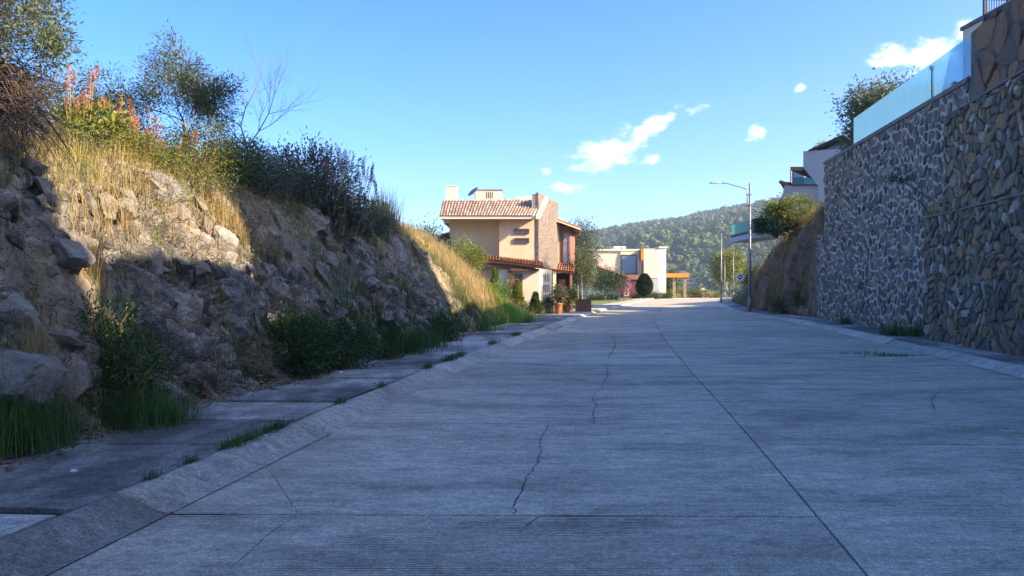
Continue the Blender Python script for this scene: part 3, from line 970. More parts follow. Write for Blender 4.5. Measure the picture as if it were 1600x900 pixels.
M['stone_dark'] = m_stone('dark_basalt', [(.12,.11,.095),(.22,.195,.165),(.16,.14,.115),(.34,.285,.22),(.10,.092,.08),(.21,.185,.155),(.38,.26,.15),(.14,.125,.105),(.27,.225,.175)])
M['stone_brown'] = m_stone('brown_stone', [(.19,.14,.095),(.31,.205,.115),(.43,.27,.135),(.22,.175,.13),(.13,.105,.085),(.35,.26,.175),(.18,.14,.11),(.60,.52,.42),(.26,.18,.115),(.15,.12,.10),(.38,.31,.24)])
M['stone_orange'] = m_stone('orange_stone', [(.20,.12,.075),(.33,.165,.08),(.16,.11,.085),(.38,.21,.10),(.24,.16,.115),(.12,.10,.095)], (.30,.26,.22))
M['mortar_pale'] = m_surface('pale_mortar', (.54,.49,.42), (.36,.325,.275), 1.6, .95, .9, .04, 22, (.14,.13,.12))
M['mortar_dark'] = m_surface('dark_mortar', (.20,.17,.14), (.10,.085,.07), 1.8, .95, .8, .03, 30, (.06,.055,.05))
M['coping'] = m_surface('weathered_coping', (.22,.21,.20), (.12,.115,.11), 2.5, .92, .7, .02, 30)

def clip_poly(poly, n, c):
    """keep the side n.p <= c"""
    out = []
    k = len(poly)
    for i in range(k):
        p, q = poly[i], poly[(i+1)%k]
        a = n[0]*p[0]+n[1]*p[1]-c; b = n[0]*q[0]+n[1]*q[1]-c
        if a <= 0: out.append(p)
        if (a < 0 < b) or (b < 0 < a):
            t = a/(a-b); out.append((p[0]+t*(q[0]-p[0]), p[1]+t*(q[1]-p[1])))
    return out

def voronoi(Lw, Hh, sp, gap, seed, asp=1.15):
    g = np.random.default_rng(seed)
    nx = int(Lw/sp)+3; nz = int(Hh/(sp*asp))+3
    pts = []
    for i in range(-1, nx):
        for j in range(-1, nz):
            pts.append(((i+.5*(j%2)+g.uniform(-.05,1.0))*sp, (j+g.uniform(0,1.0))*sp*asp))
    P = np.array(pts)
    P = P[g.uniform(0,1,len(P)) > .24]
    cells = []
    for i, p in enumerate(P):
        if not (-.3*sp < p[0] < Lw+.3*sp and -.3*sp < p[1] < Hh+.3*sp): continue
        dd = np.hypot(P[:,0]-p[0], P[:,1]-p[1])
        idx = np.argsort(dd)[1:22]
        poly = [(max(0,p[0]-3*sp), max(0,p[1]-3*sp)), (min(Lw,p[0]+3*sp), max(0,p[1]-3*sp)), (min(Lw,p[0]+3*sp), min(Hh,p[1]+3*sp)), (max(0,p[0]-3*sp), min(Hh,p[1]+3*sp))]
        gp = gap*g.uniform(.6, 1.6)
        for j in idx:
            if dd[j] > 5*sp: break
            n = (P[j]-p)/dd[j]
            poly = clip_poly(poly, n, float(n@((P[j]+p)/2)) - gp/2)
            if len(poly) < 3: break
        if len(poly) < 3: continue
        q = np.array(poly)
        area = .5*abs(np.dot(q[:,0], np.roll(q[:,1],1))-np.dot(q[:,1], np.roll(q[:,0],1)))
        if area < sp*sp*.08: continue
        # drop tiny edges, soften the corners
        r = []
        for k in range(len(q)):
            a, b = q[k], q[(k+1)%len(q)]
            L = np.linalg.norm(b-a)
            if L < .02: continue
            f = g.uniform(.14,.26)
            r += [a+(b-a)*f, a+(b-a)*(1-f)]
        if len(r) < 5: continue
        cells.append(np.array(r))
    return cells

def stone_wall(name, label, P0, P1, zb, zt0, zt1, thick, sp, gap, proud, smat, mmat, seed, dmin=13.0, coping=None, asp=1.15, deep=.02):
    P0 = np.array(P0, float); P1 = np.array(P1, float)
    Lw = np.linalg.norm(P1-P0); u = (P1-P0)/Lw
    n = np.array([u[1], -u[0]])
    if n[0] > 0: n = -n
    root = thing(name, label, 'wall', (*((P0+P1)/2), zb))
    b = MB()
    back = -n*thick
    quad = [P0, P0+back, P1+back, P1]
    zz = [zt0, zt0, zt1, zt1]
    area = sum(quad[i][0]*quad[(i+1)%4][1]-quad[(i+1)%4][0]*quad[i][1] for i in range(4))
    if area < 0: quad = quad[::-1]; zz = zz[::-1]
    b.prism(quad, zb, zz)
    b.build('wall_body', mmat, root)
    if coping:
        b = MB()
        q2 = [P0+n*.06-u*.03, P0+back, P1+back, P1+n*.06]; z2 = [zt0,zt0,zt1,zt1]
        if sum(q2[i][0]*q2[(i+1)%4][1]-q2[(i+1)%4][0]*q2[i][1] for i in range(4)) < 0: q2 = q2[::-1]; z2 = z2[::-1]
        b.prism(q2, [z+.002 for z in z2], [z+coping for z in z2])
        b.build('coping', M['coping'], root)
    # stones
    Lvis = Lw
    if P1[1] < dmin: Lvis = (P0[1]-dmin)/(P0[1]-P1[1])*Lw
    Hm = max(zt0, zt1)-zb
    g = np.random.default_rng(seed+7)
    cells = voronoi(Lvis, Hm, sp, gap, seed, asp)
    built = []
    for q in cells:
        c = q.mean(0)
        ztop = (zt0 + (zt1-zt0)*c[0]/Lw) - zb
        if q[:,1].max() > ztop-.01:
            q = q.copy(); q[:,1] = np.minimum(q[:,1], ztop-.012)
            if q[:,1].max()-q[:,1].min() < .06: continue
        k = len(q)
        pr = proud*g.uniform(.5,1.5); tilt = g.normal(0,.17,2)
        def put(ab, h):
            w = P0+u*ab[0]
            return (w[0]+n[0]*h, w[1]+n[1]*h, zb+ab[1])
        V = [put(a, -deep) for a in q]
        in1 = c+(q-c)*g.uniform(.90,.96)+g.normal(0,.006,q.shape)
        V += [put(a, max(.004, pr*.75+float((a-c)@tilt))+g.normal(0,.004)) for a in in1]
        in2 = c+(q-c)*.55
        V += [put(a, max(.008, pr+float((a-c)@tilt))+g.normal(0,.006)) for a in in2]
        Fc = [(i,(i+1)%k,k+(i+1)%k,k+i) for i in range(k)] + [(k+i,k+(i+1)%k,2*k+(i+1)%k,2*k+i) for i in range(k)] + [tuple(range(2*k,3*k))]
        built.append((math.hypot(V[0][0], V[0][1]), np.array(V), Fc))
    built.sort(key=lambda t: t[0])
    for _, V, Fc in built[:300]:
        obj('stone', V, Fc, smat, root)
    if len(built) > 300:
        b = MB()
        for _, V, Fc in built[300:]: b.add(V, Fc)
        o = b.build('stones', smat, root); o['kind'] = 'stuff'
    return root

lineA = lambda d: 14.9 - .1705*(36-d)
lineB = lambda d: 12.1 - .2*(21.7-d)
stone_wall('retaining_wall', 'lower far stretch of dark stone wall in wide pale mortar beside the cutting', (lineA(36.2),36.2), (lineA(21.5),21.5), .0, 4.15, 3.5, .9, .28, .065, .03, M['stone_dark'], M['mortar_pale'], 1, coping=.05)
stone_wall('retaining_wall', 'upper far stretch of dark stone wall in pale mortar carrying the glass balustrade', (lineA(36.0)+.32,36.0), (lineA(20.3)+.32,20.3), 3.4, 7.6, 7.25, .7, .29, .065, .03, M['stone_dark'], M['mortar_pale'], 2, coping=.14)
stone_wall('retaining_wall', 'near lower block of rough brown stone wall standing forward at the sidewalk', (lineB(21.7),21.7), (lineB(-26.),-26.), .0, 3.62, 3.3, 1.0, .215, .03, .06, M['stone_brown'], M['mortar_dark'], 3, coping=.04)
stone_wall('retaining_wall', 'near middle block of dark brown stone wall above the ledge', (lineB(20.9)+.34,20.9), (lineB(-26.)+.34,-26.), 3.2, 6.4, 6.4, 1.0, .225, .028, .06, M['stone_brown'], M['mortar_dark'], 4, coping=.05)
stone_wall('retaining_wall', 'topmost block of large orange brown stones under the steel railing', (lineB(20.0)+.66,20.0), (lineB(-26.)+.66,-26.), 6.3, 8.5, 8.7, .8, .55, .025, .04, M['stone_orange'], M['mortar_dark'], 5, asp=1.1)

# terrace earth behind the walls
def build_terrace():
    b = MB()
    b.prism([(lineB(-26)+1.3,-26),(30,-26),(34,34),(lineA(35.9)+1.0,35.9),(lineA(21)+.95,21),(lineB(20)+1.3,19.9)], 3., 7.0)
    o = b.build('terrace', M['soil'])
    tag(o, 'raised earth terrace held up behind the stone walls', 'terrace', kind='structure')
build_terrace()

# ------------------------------------------------------------------ plain building materials
M['stucco_tan'] = m_surface('tan_stucco', (.68,.53,.36), (.62,.475,.315), 1.2, .9, .15, .006, 60, (.54,.41,.28))
M['stucco_cream'] = m_surface('cream_stucco', (.72,.63,.47), (.66,.57,.42), 1.1, .9, .15, .006, 60, (.55,.47,.35))
M['stucco_white'] = m_surface('white_stucco', (.76,.73,.66), (.70,.67,.60), .8, .9, .12, .006, 50, (.52,.49,.44))
M['stucco_grey'] = m_surface('grey_white_stucco', (.42,.43,.44), (.37,.38,.40), .7, .9, .1, .006, 40)
M['wood_dark'] = m_surface('dark_wood', (.09,.045,.028), (.15,.075,.045), 9, .6, .3, .004, 50)
M['wood_red'] = m_surface('red_brown_wood', (.25,.115,.075), (.30,.15,.10), 9, .55, .3, .004, 50)
M['orange_paint'] = m_surface('orange_paint', (.62,.22,.04), (.54,.18,.035), 2, .7, .1, .003)
M['maroon_paint'] = m_surface('maroon_paint', (.10,.03,.025), (.14,.042,.034), 1.5, .7, .1, .003)
M['steel_dark'] = m_surface('dark_blue_steel', (.025,.03,.05), (.04,.045,.065), 6, .45, .05, .001, 80, None, .5)
M['galv'] = m_surface('galvanised_steel', (.30,.30,.31), (.22,.22,.235), 3, .5, .08, .002, 50, (.14,.12,.10), .5, .35)
M['lamp_head'] = m_surface('lamp_housing', (.33,.34,.36), (.26,.27,.29), 5, .5, .05, .001)
M['terracotta'] = m_surface('terracotta', (.42,.17,.085), (.33,.13,.065), 6, .85, .3, .005)
M['planter'] = m_surface('brown_planter', (.15,.085,.055), (.20,.12,.08), 3, .8, .3, .005)
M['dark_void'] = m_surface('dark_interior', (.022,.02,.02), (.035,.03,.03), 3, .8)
def m_window(name, col, rough=.08):
    m, nt, p = new_mat(name)
    p.inputs['Base Color'].default_value = (*col, 1); p.inputs['Roughness'].default_value = rough
    p.inputs['Specular IOR Level'].default_value = .9
    v = pos(nt); bump(nt, p, noise(nt, v, .7, 2), .08, .05)
    return m
M['window'] = m_window('window_glass', (.03,.04,.05))
M['window_blue'] = m_window('blue_window_glass', (.16,.24,.34), .12)
def m_glass(name, tint, film=.25, tr=.72):
    m, nt, p = new_mat(name)
    t = N_(nt, 'BsdfTransparent'); t.inputs[0].default_value = (*[tr*c for c in tint], 1)
    d = N_(nt, 'BsdfDiffuse'); d.inputs[0].default_value = (*tint, 1)
    tl = N_(nt, 'BsdfTranslucent'); tl.inputs[0].default_value = (*tint, 1)
    g = N_(nt, 'BsdfGlossy'); g.inputs['Roughness'].default_value = .05
    a1 = N_(nt, 'AddShader')
    mx0 = N_(nt, 'MixShader'); mx0.inputs[0].default_value = .5
    nt.links.new(d.outputs[0], mx0.inputs[1]); nt.links.new(tl.outputs[0], mx0.inputs[2])
    mx = N_(nt, 'MixShader'); mx.inputs[0].default_value = film
    nt.links.new(t.outputs[0], mx.inputs[1]); nt.links.new(mx0.outputs[0], mx.inputs[2])
    fr = N_(nt, 'Fresnel'); fr.inputs[0].default_value = 1.45
    mx2 = N_(nt, 'MixShader'); nt.links.new(mathn(nt, 'MULTIPLY', fr.outputs[0], .3), mx2.inputs[0])
    nt.links.new(mx.outputs[0], mx2.inputs[1]); nt.links.new(g.outputs[0], mx2.inputs[2])
    out = [n for n in nt.nodes if n.type == 'OUTPUT_MATERIAL'][0]
    nt.links.new(mx2.outputs[0], out.inputs['Surface'])
    nt.nodes.remove(p)
    return m
M['glass_cyan'] = m_glass('cyan_film_glass', (.42,.68,.76), .27, .97)
M['glass_green'] = m_glass('green_glass', (.28,.56,.52), .45, .9)

def m_tiles(name, cols):
    m, nt, p = new_mat(name)
    g = N_(nt, 'NewGeometry')
    c = ramp(nt, g.outputs['Random Per Island'], [(i/(len(cols)-1), x) for i, x in enumerate(cols)])
    c = mixc(nt, maprange(nt, noise(nt, g.outputs['Position'], 5, 5, .6), .5, .72, 0, .5), c, (.10,.075,.06))
    nt.links.new(c, p.inputs['Base Color']); p.inputs['Roughness'].default_value = .85
    bump(nt, p, noise(nt, g.outputs['Position'], 40, 4), .3, .01)
    return m
M['tile_mix'] = m_tiles('clay_tiles', [(.36,.20,.13),(.48,.33,.24),(.26,.13,.085),(.42,.25,.16),(.52,.40,.31),(.30,.17,.11)])
M['tile_red'] = m_tiles('red_clay_tiles', [(.38,.15,.075),(.46,.20,.10),(.30,.115,.06),(.42,.19,.11)])

def tile_roof(EL, ER, RL, RR, cw, rl, mat, parent, name='roof_tiles', slab_mat=None):
    """barrel tiles over a quad; EL-ER eave, RL-RR ridge"""
    EL, ER, RL, RR = [np.array(p, float) for p in (EL, ER, RL, RR)]
    nc = max(2, int(round(np.linalg.norm(ER-EL)/cw))); nr = max(1, int(round(np.linalg.norm(RL-EL)/rl)))
    nrm = np.cross(ER-EL, RL-EL); nrm /= np.linalg.norm(nrm)
    if nrm[2] < 0: nrm = -nrm
    b = MB()
    def S(s, t): return (EL*(1-s)+ER*s)*(1-t) + (RL*(1-s)+RR*s)*t
    for i in range(nc):
        for j in range(nr):
            s0, s1 = i/nc, (i+1)/nc
            t0, t1 = j/nr-.01, (j+1.15)/nr
            t1 = min(t1, 1.02)
            V = []
            for t, sc, up in ((t0, 1.0, .028), (t1, .86, .0)):
                a = S(s0, t); c = S(s1, t); mid = (a+c)/2; half = (c-a)/2*sc
                jit = random.uniform(-.006,.006)
                for k in range(6):
                    g = math.pi*k/5
                    V.append(mid - half*math.cos(g)*.62*1.0 + nrm*(np.linalg.norm(half)*math.sin(g)*.9 + up + jit))
            Fc = [(k, k+1, 7+k, 6+k) for k in range(5)]
            b.add(V, Fc)
    o = b.build(name, mat, parent); o['kind'] = 'stuff'
    # slab beneath
    b = MB()
    th = nrm*.10
    b.extr([EL-th, ER-th, RR-th, RL-th], th*.9)
    b.build('roof_slab', slab_mat or M['wood_dark'], parent)
    return o

# ------------------------------------------------------------------ tan house on the left
def m_slate():
    m, nt, p = new_mat('slate_cladding')
    v = pos(nt, (1, 1, 2.2))
    vo = N_(nt, 'TexVoronoi'); vo.inputs['Scale'].default_value = 5.5; nt.links.new(v, vo.inputs['Vector'])
    vd = N_(nt, 'TexVoronoi', feature='DISTANCE_TO_EDGE'); vd.inputs['Scale'].default_value = 5.5; nt.links.new(v, vd.inputs['Vector'])
    sp = N_(nt, 'SeparateColor'); nt.links.new(vo.outputs['Color'], sp.inputs[0])
    c = ramp(nt, sp.outputs[0], [(0,(.20,.155,.125)),(.35,(.32,.25,.20)),(.7,(.26,.21,.18)),(1,(.40,.33,.27))])
    c = mixc(nt, maprange(nt, vd.outputs['Distance'], 0, .05, .9, 0), c, (.08,.065,.055))
    nt.links.new(c, p.inputs['Base Color']); p.inputs['Roughness'].default_value = .9
    bump(nt, p, mathn(nt, 'ADD', maprange(nt, vd.outputs['Distance'], 0, .08, 0, 1), sp.outputs[1]), 1, .06)
    return m
M['slate'] = m_slate()

def window(parent, x0, x1, y, z0, z1, frame=M['wood_red'], glass=M['window'], fw=.06, bars=(1,1), depth=.06):
    """a framed window on a wall facing -y at y; frame proud, pane recessed; window > frame pieces + pane"""
    b = MB()
    yf = y - depth
    b.box(x0, x0+fw, yf, y+.02, z0, z1).box(x1-fw, x1, yf, y+.02, z0, z1)
    b.box(x0+fw, x1-fw, yf, y+.02, z0, z0+fw).box(x0+fw, x1-fw, yf, y+.02, z1-fw, z1)
    for i in range(1, bars[0]):
        xc = x0+(x1-x0)*i/bars[0]; b.box(xc-fw*.35, xc+fw*.35, yf+.012, y+.02, z0+fw, z1-fw)
    for j in range(1, bars[1]):
        zc = z0+(z1-z0)*j/bars[1]; b.box(x0+fw, x1-fw, yf+.016, y+.018, zc-fw*.35, zc+fw*.35)
    f = b.build('window', frame, parent)
    MB().box(x0+fw*.9, x1-fw*.9, y-.02, y+.01, z0+fw*.9, z1-fw*.9).build('pane', glass, f)
    return f

def build_house():
    h = thing('house', 'tan two storey house with clay tile roof and stone clad side wall', 'house', (0, 46, 0))
    # upper storey body
    up = [(-.76,44.),(1.40,44.),(2.86,49.3),(2.86,54),(-3.8,54),(-3.8,45.0),(-.76,45.0)]
    MB().prism(up, 2.75, 5.78).build('upper_wall', M['stucco_tan'], h)
    lo = [(-.74,43.05),(1.58,43.05),(2.5,46.2),(2.75,54),(-3.7,54),(-3.7,44.4),(-.74,44.4)]
    MB().prism(lo, 0, 2.72).build('lower_wall', M['stucco_cream'], h)
    # stone clad side wall, rising above the roof
    b = MB()
    s0 = np.array([1.42,43.96]); s1 = np.array([2.92,49.35]); n = unit(np.array([s1[1]-s0[1], -(s1[0]-s0[0])]))
    p = [s0, s0+n*.16, s1+n*.16, s1]
    b.prism([s0, s0+n*.16, s1+n*.16, s1], [2.92,2.92,2.80,2.80], [7.28,7.28,7.25,7.25])
    b.build('stone_cladding', M['slate'], h)
    MB().prism([s0-n*.25+np.array([0,.02]), s0-n*.02+np.array([0,.02]), s1-n*.02, s1-n*.25], 5.7, 7.2).build('parapet', M['stucco_cream'], h)
    # main roof strip
    tile_roof((-4.25,43.2,5.80), (1.28,43.15,5.80), (-4.25,45.35,6.98), (1.95,45.3,7.0), .17, .36, M['tile_mix'], h, slab_mat=M['stucco_cream'])
    MB().box(-4.22, 1.30, 43.18, 43.30, 5.64, 5.735).build('fascia', M['stucco_cream'], h)
    MB().extr([(-4.2,43.3,5.66),(-4.2,44.98,5.70),(1.3,44.98,5.70),(1.3,43.3,5.66)], (0,0,.06)).build('eave_soffit', M['stucco_tan'], h)
    # rake band over the cladding
    r0 = np.array([1.38,43.05,5.62]); r1 = np.array([2.02,45.45,7.02])
    MB().extr([r0, r0+np.array([.10,0,0])+np.array([.12,.0,0]), r1+np.array([.22,0,0]), r1], (0,0,.20)).build('rake_band', M['stucco_cream'], h)
    MB().box(-4.2, 2.0, 45.4, 52, 5.6, 6.95).build('roof_block', M['stucco_cream'], h)
    MB().box(.25, 1.75, 45.5, 51.5, 6.95, 7.22).build('roof_parapet', M['stucco_cream'], h)
    # chimney, water tank housing with vents, dish
    c0 = at(697,314,46.5); c1 = at(714.5,292,46.5)
    MB().box(c0[0], c1[0], 46.3, 47.0, 6.9, c1[2]).box(c0[0]-.03, c1[0]+.03, 46.27, 47.03, c1[2], c1[2]+.05).build('chimney', M['stucco_cream'], h)
    t = MB().box(-2.25, -.62, 46.4, 48.2, 6.9, 7.72).build('tank_housing', M['stucco_cream'], h)
    MB().box(-2.29, -.58, 46.36, 48.24, 7.72, 7.79).build('cap', M['coping'], t)
    for i in range(4):
        x = -1.62+.12*i
        MB().box(x, x+.05, 46.385, 46.40, 7.22, 7.62).build('vent_slot', M['dark_void'], t)
    # satellite dish: shallow bowl on a mast with feed arm
    dc = np.array([-2.35, 45.9, 7.50]); ax = unit(np.array([-.55,-.35,.62]))
    u = unit(np.cross(ax, [0,0,1.])); w = np.cross(ax, u)
    V = []; Fc = []
    for i in range(6):
        rr = .40*i/5
        for j in range(20):
            g = 2*math.pi*j/20
            V.append(dc + (u*math.cos(g)+w*math.sin(g))*rr + ax*(rr*rr*.8))
    for i in range(5):
        for j in range(20):
            Fc.append((i*20+j, i*20+(j+1)%20, (i+1)*20+(j+1)%20, (i+1)*20+j))
    b = MB(); b.add(V, Fc); b.tube([dc, dc-ax*.12, (-2.25,46.1,6.95)], .03); b.tube([dc-w*.38+ax*.1, dc+ax*.42], .012, 6)
    b.build('satellite_dish', M['galv'], h)
    # slit windows with frames
    for zc in (4.72+.20, 4.22-.02):
        pass
    for (py0, py1) in ((357.5,365),(372,379.5)):
        a = at(804, py1, 44.0); c = at(827, py0, 44.0)
        window(h, a[0], c[0], 44.0, a[2], c[2], M['wood_dark'], M['window'], .05, (1,1), .10)
    # awning with tiles, beam, posts
    tile_roof((-2.05,42.75,3.30), (1.86,42.55,2.80), (-2.05,44.35,3.62), (1.86,44.1,3.16), .17, .36, M['tile_red'], h, 'awning_tiles')
    b = MB(); b.extr([(-2.0,42.85,3.16),(1.2,42.75,2.76),(1.2,42.75,2.58),(-2.0,42.85,2.94)], (0,.14,0)); b.build('beam', M['wood_dark'], h)
    b = MB(); b.extr([(-.1,42.72,2.58),(1.55,42.7,2.58),(1.55,42.7,2.70),(-.1,42.72,2.74)], (0,.32,0)); b.build('eave_board', M['wood_dark'], h)
    MB().box(-.22, -.05, 42.80, 42.97, .1, 2.8).build('post', M['wood_dark'], h)
    MB().box(-3.6, -.9, 44.36, 44.41, 2.15, 2.7).build('lintel', M['stucco_tan'], h)
    window(h, .10, .62, 43.05, .95, 2.42, M['wood_red'], M['window'], .06, (2,3), .05)
    window(h, -1.45, -.80, 44.4, .9, 2.12, M['wood_red'], M['window'], .07, (1,2), .05)
    # slot grid on the bright side wall: 3 rows of 4
    a0 = np.array([1.58,43.05]); a1 = np.array([2.5,46.2]); u = unit(a1-a0); nn = np.array([u[1],-u[0]])
    for r_ in range(3):
        for k in range(4):
            q = a0 + u*(1.15+.42*k) + nn*.004
            MB().obox(q, u, .14, .03, 1.98-.62*r_, 2.42-.62*r_).build('slot_window', M['dark_void'], h)
    # right bay with red timber windows and a small tiled canopy
    MB().prism([(2.95,49.6),(3.9,49.6),(4.6,54),(2.95,54)], 2.9, 5.75).build('bay_wall', M['wood_red'], h)
    MB().box(2.92, 3.16, 49.50, 49.62, 2.9, 5.9).build('bay_pilaster', M['stucco_cream'], h)
    window(h, 3.42, 3.86, 49.58, 3.15, 5.35, M['wood_red'], M['window_blue'], .07, (1,3), .06)
    tile_roof((4.55,48.9,5.55), (4.9,54,5.55), (2.9,48.9,6.15), (2.9,54,6.15), .2, .4, M['tile_red'], h, 'bay_roof_tiles', M['wood_dark'])
    MB().extr([(2.9,48.86,6.02),(4.55,48.86,5.42),(4.55,48.86,5.52),(2.9,48.86,6.12)], (0,.05,0)).build('fascia', M['stucco_cream'], h)
    tile_roof((2.6,48.4,2.78), (4.1,48.6,2.62), (2.9,49.6,3.28), (4.1,49.6,3.22), .17, .36, M['tile_red'], h, 'canopy_tiles')
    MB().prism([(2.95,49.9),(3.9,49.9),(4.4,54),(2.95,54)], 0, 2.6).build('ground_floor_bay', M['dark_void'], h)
    MB().box(2.70, 2.90, 48.6, 48.8, 0, 2.7).build('column', M['stucco_cream'], h)
    MB().box(3.82, 3.98, 48.7, 48.86, 0, 2.6).build('column', M['wood_red'], h)
    MB().box(3.15, 3.60, 49.80, 49.9, .1, 2.2).build('door', M['wood_red'], h)
    # lower left side roof and a window by the edge
    tile_roof((-4.9,44.6,4.35), (-3.8,44.6,4.75), (-4.9,46.6,4.75), (-3.8,46.6,5.15), .2, .4, M['tile_red'], h, 'side_roof_tiles')
    window(h, -3.98, -3.62, 44.98, 3.75, 4.55, M['stucco_white'], M['window'], .05, (1,1), .05)
    MB().box(-4.15, -3.8, 45.1, 46.4, 2.6, 4.7).build('side_wing', M['wood_dark'], h)
build_house()

# ------------------------------------------------------------------ far white house
def build_far_house():
    D = 112.
    h = thing('house', 'cream flat roofed modern house at the road bend below the hill', 'house', (17, 115, 0))
    X = lambda px, d=D: (px-800)/F_PX*d
    Z = lambda py, d=D: CAM_H-(py-450)/F_PX*d
    MB().box(X(917), X(971), D+1.2, D+14, 0, Z(391.5)).build('wall', M['stucco_cream'], h)
    MB().box(X(971), X(1001), D+1.0, D+14, 0, Z(389)).build('wall', M['stucco_cream'], h)
    MB().box(X(1006), X(1031), D, D+13, 0, Z(388.5)).build('wall', M['stucco_cream'], h)
    MB().prism([(X(1031),D+.1),(X(1031)+1.0,D+.3),(X(1042),D+8),(X(1031),D+8)], 0, Z(387)).build('corner_wall', M['stucco_white'], h)
    MB().prism([(X(1029),D-.3),(X(1031)+1.2,D),(X(1045),D+9),(X(1029),D+9)], Z(387), Z(385.5)).build('roof_slab', M['stucco_white'], h)
    MB().box(X(915), X(1002), D+.9, D+14.3, Z(391.4), Z(389.6)+.1).build('roof_slab', M['stucco_cream'], h)
    window(h, X(972), X(997), D+1.0, Z(428.5), Z(397.5), M['wood_dark'], M['window_blue'], .12, (1,1), .12)
    MB().box(X(1001), X(1005.5), D-.25, D+1.2, Z(407), Z(389.5)).build('orange_fin', M['orange_paint'], h)
    MB().box(X(1003.2), X(1004.6), D-.05, D+1.0, Z(430), Z(407)).build('red_strip', M['maroon_paint'], h)
    MB().box(X(1001), X(1006), D+.4, D+1.5, 0, Z(391)).build('recess_wall', M['stucco_cream'], h)
    MB().box(X(965), X(984), D+4, D+8, Z(390), Z(382.5)).box(X(978), X(983), D+3.6, D+4.1, Z(386), Z(383)).build('roof_tank', M['stucco_white'], h)
    MB().box(X(915.5), X(920), D+6, D+7, Z(395), Z(384.5)).build('chimney', M['stucco_cream'], h)
    tile_roof((X(980),D-1.5,Z(433)), (X(980),D+1.15,Z(433)), (X(918),D-1.5,Z(413)), (X(918),D+1.15,Z(413)), .35, .5, M['tile_red'], h)
    MB().box(X(972), X(999), D-.6, D+.9, 0, Z(437)).build('garage_wall', M['maroon_paint'], h)
    MB().box(X(970), X(1000), D-.8, D+.95, Z(436.8), Z(429.5)).build('garage_canopy', M['wood_red'], h)
    window(h, X(975), X(981), D-.6, .4, Z(442), M['stucco_white'], M['window'], .08, (1,1), .05)
    MB().box(X(1007), X(1030), D-.12, D-.003, Z(434), Z(433)).build('sill_band', M['stucco_white'], h)
    MB().box(X(1008), X(1029), D-.05, D-.002, .2, Z(436)).build('panel', M['stucco_grey'], h)
    return h
build_far_house()

def build_pergola():
    d = 118.
    X = lambda px: (px-800)/F_PX*d
    Z = lambda py: CAM_H-(py-450)/F_PX*d
    p = thing('pergola', 'orange flat canopy carried on two stone columns beside the cream house', 'pergola', (X(1060), d, 0))
    MB().box(X(1041), X(1075), d-.6, d+4.2, Z(433.3), Z(427.3)).build('canopy', M['orange_paint'], p)
    for px in (1053.5, 1070):
        MB().box(X(px)-.2, X(px)+.2, d-.1, d+.3, -.4, Z(433.5)).build('column', M['slate'], p)
build_pergola()

def garden_wall():
    d = 121.
    X = lambda px: (px-800)/F_PX*d
    w = thing('garden_wall', 'low sunlit cream wall at the end of the road behind shrubs', 'wall', (X(1085), d, 0))
    MB().box(X(1041), X(1107), d+3.3, d+3.6, -.5, .62).build('wall_panel', M['stucco_cream'], w)
    MB().box(X(1104), X(1108.5), d+3.2, d+3.7, -.5, 1.55).build('pier', M['stucco_white'], w)
    f = thing('low_wall', 'small pale low wall far down the right side of the road', 'wall', (X(1130), 124, 0))
    MB().box(X(1113), X(1128), 126, 126.4, -.4, .85).build('wall_panel', M['stucco_white'], f)
    MB().box(X(1112.5), X(1128.5), 125.95, 126.45, .852, .93).build('coping', M['coping'], f)
garden_wall()

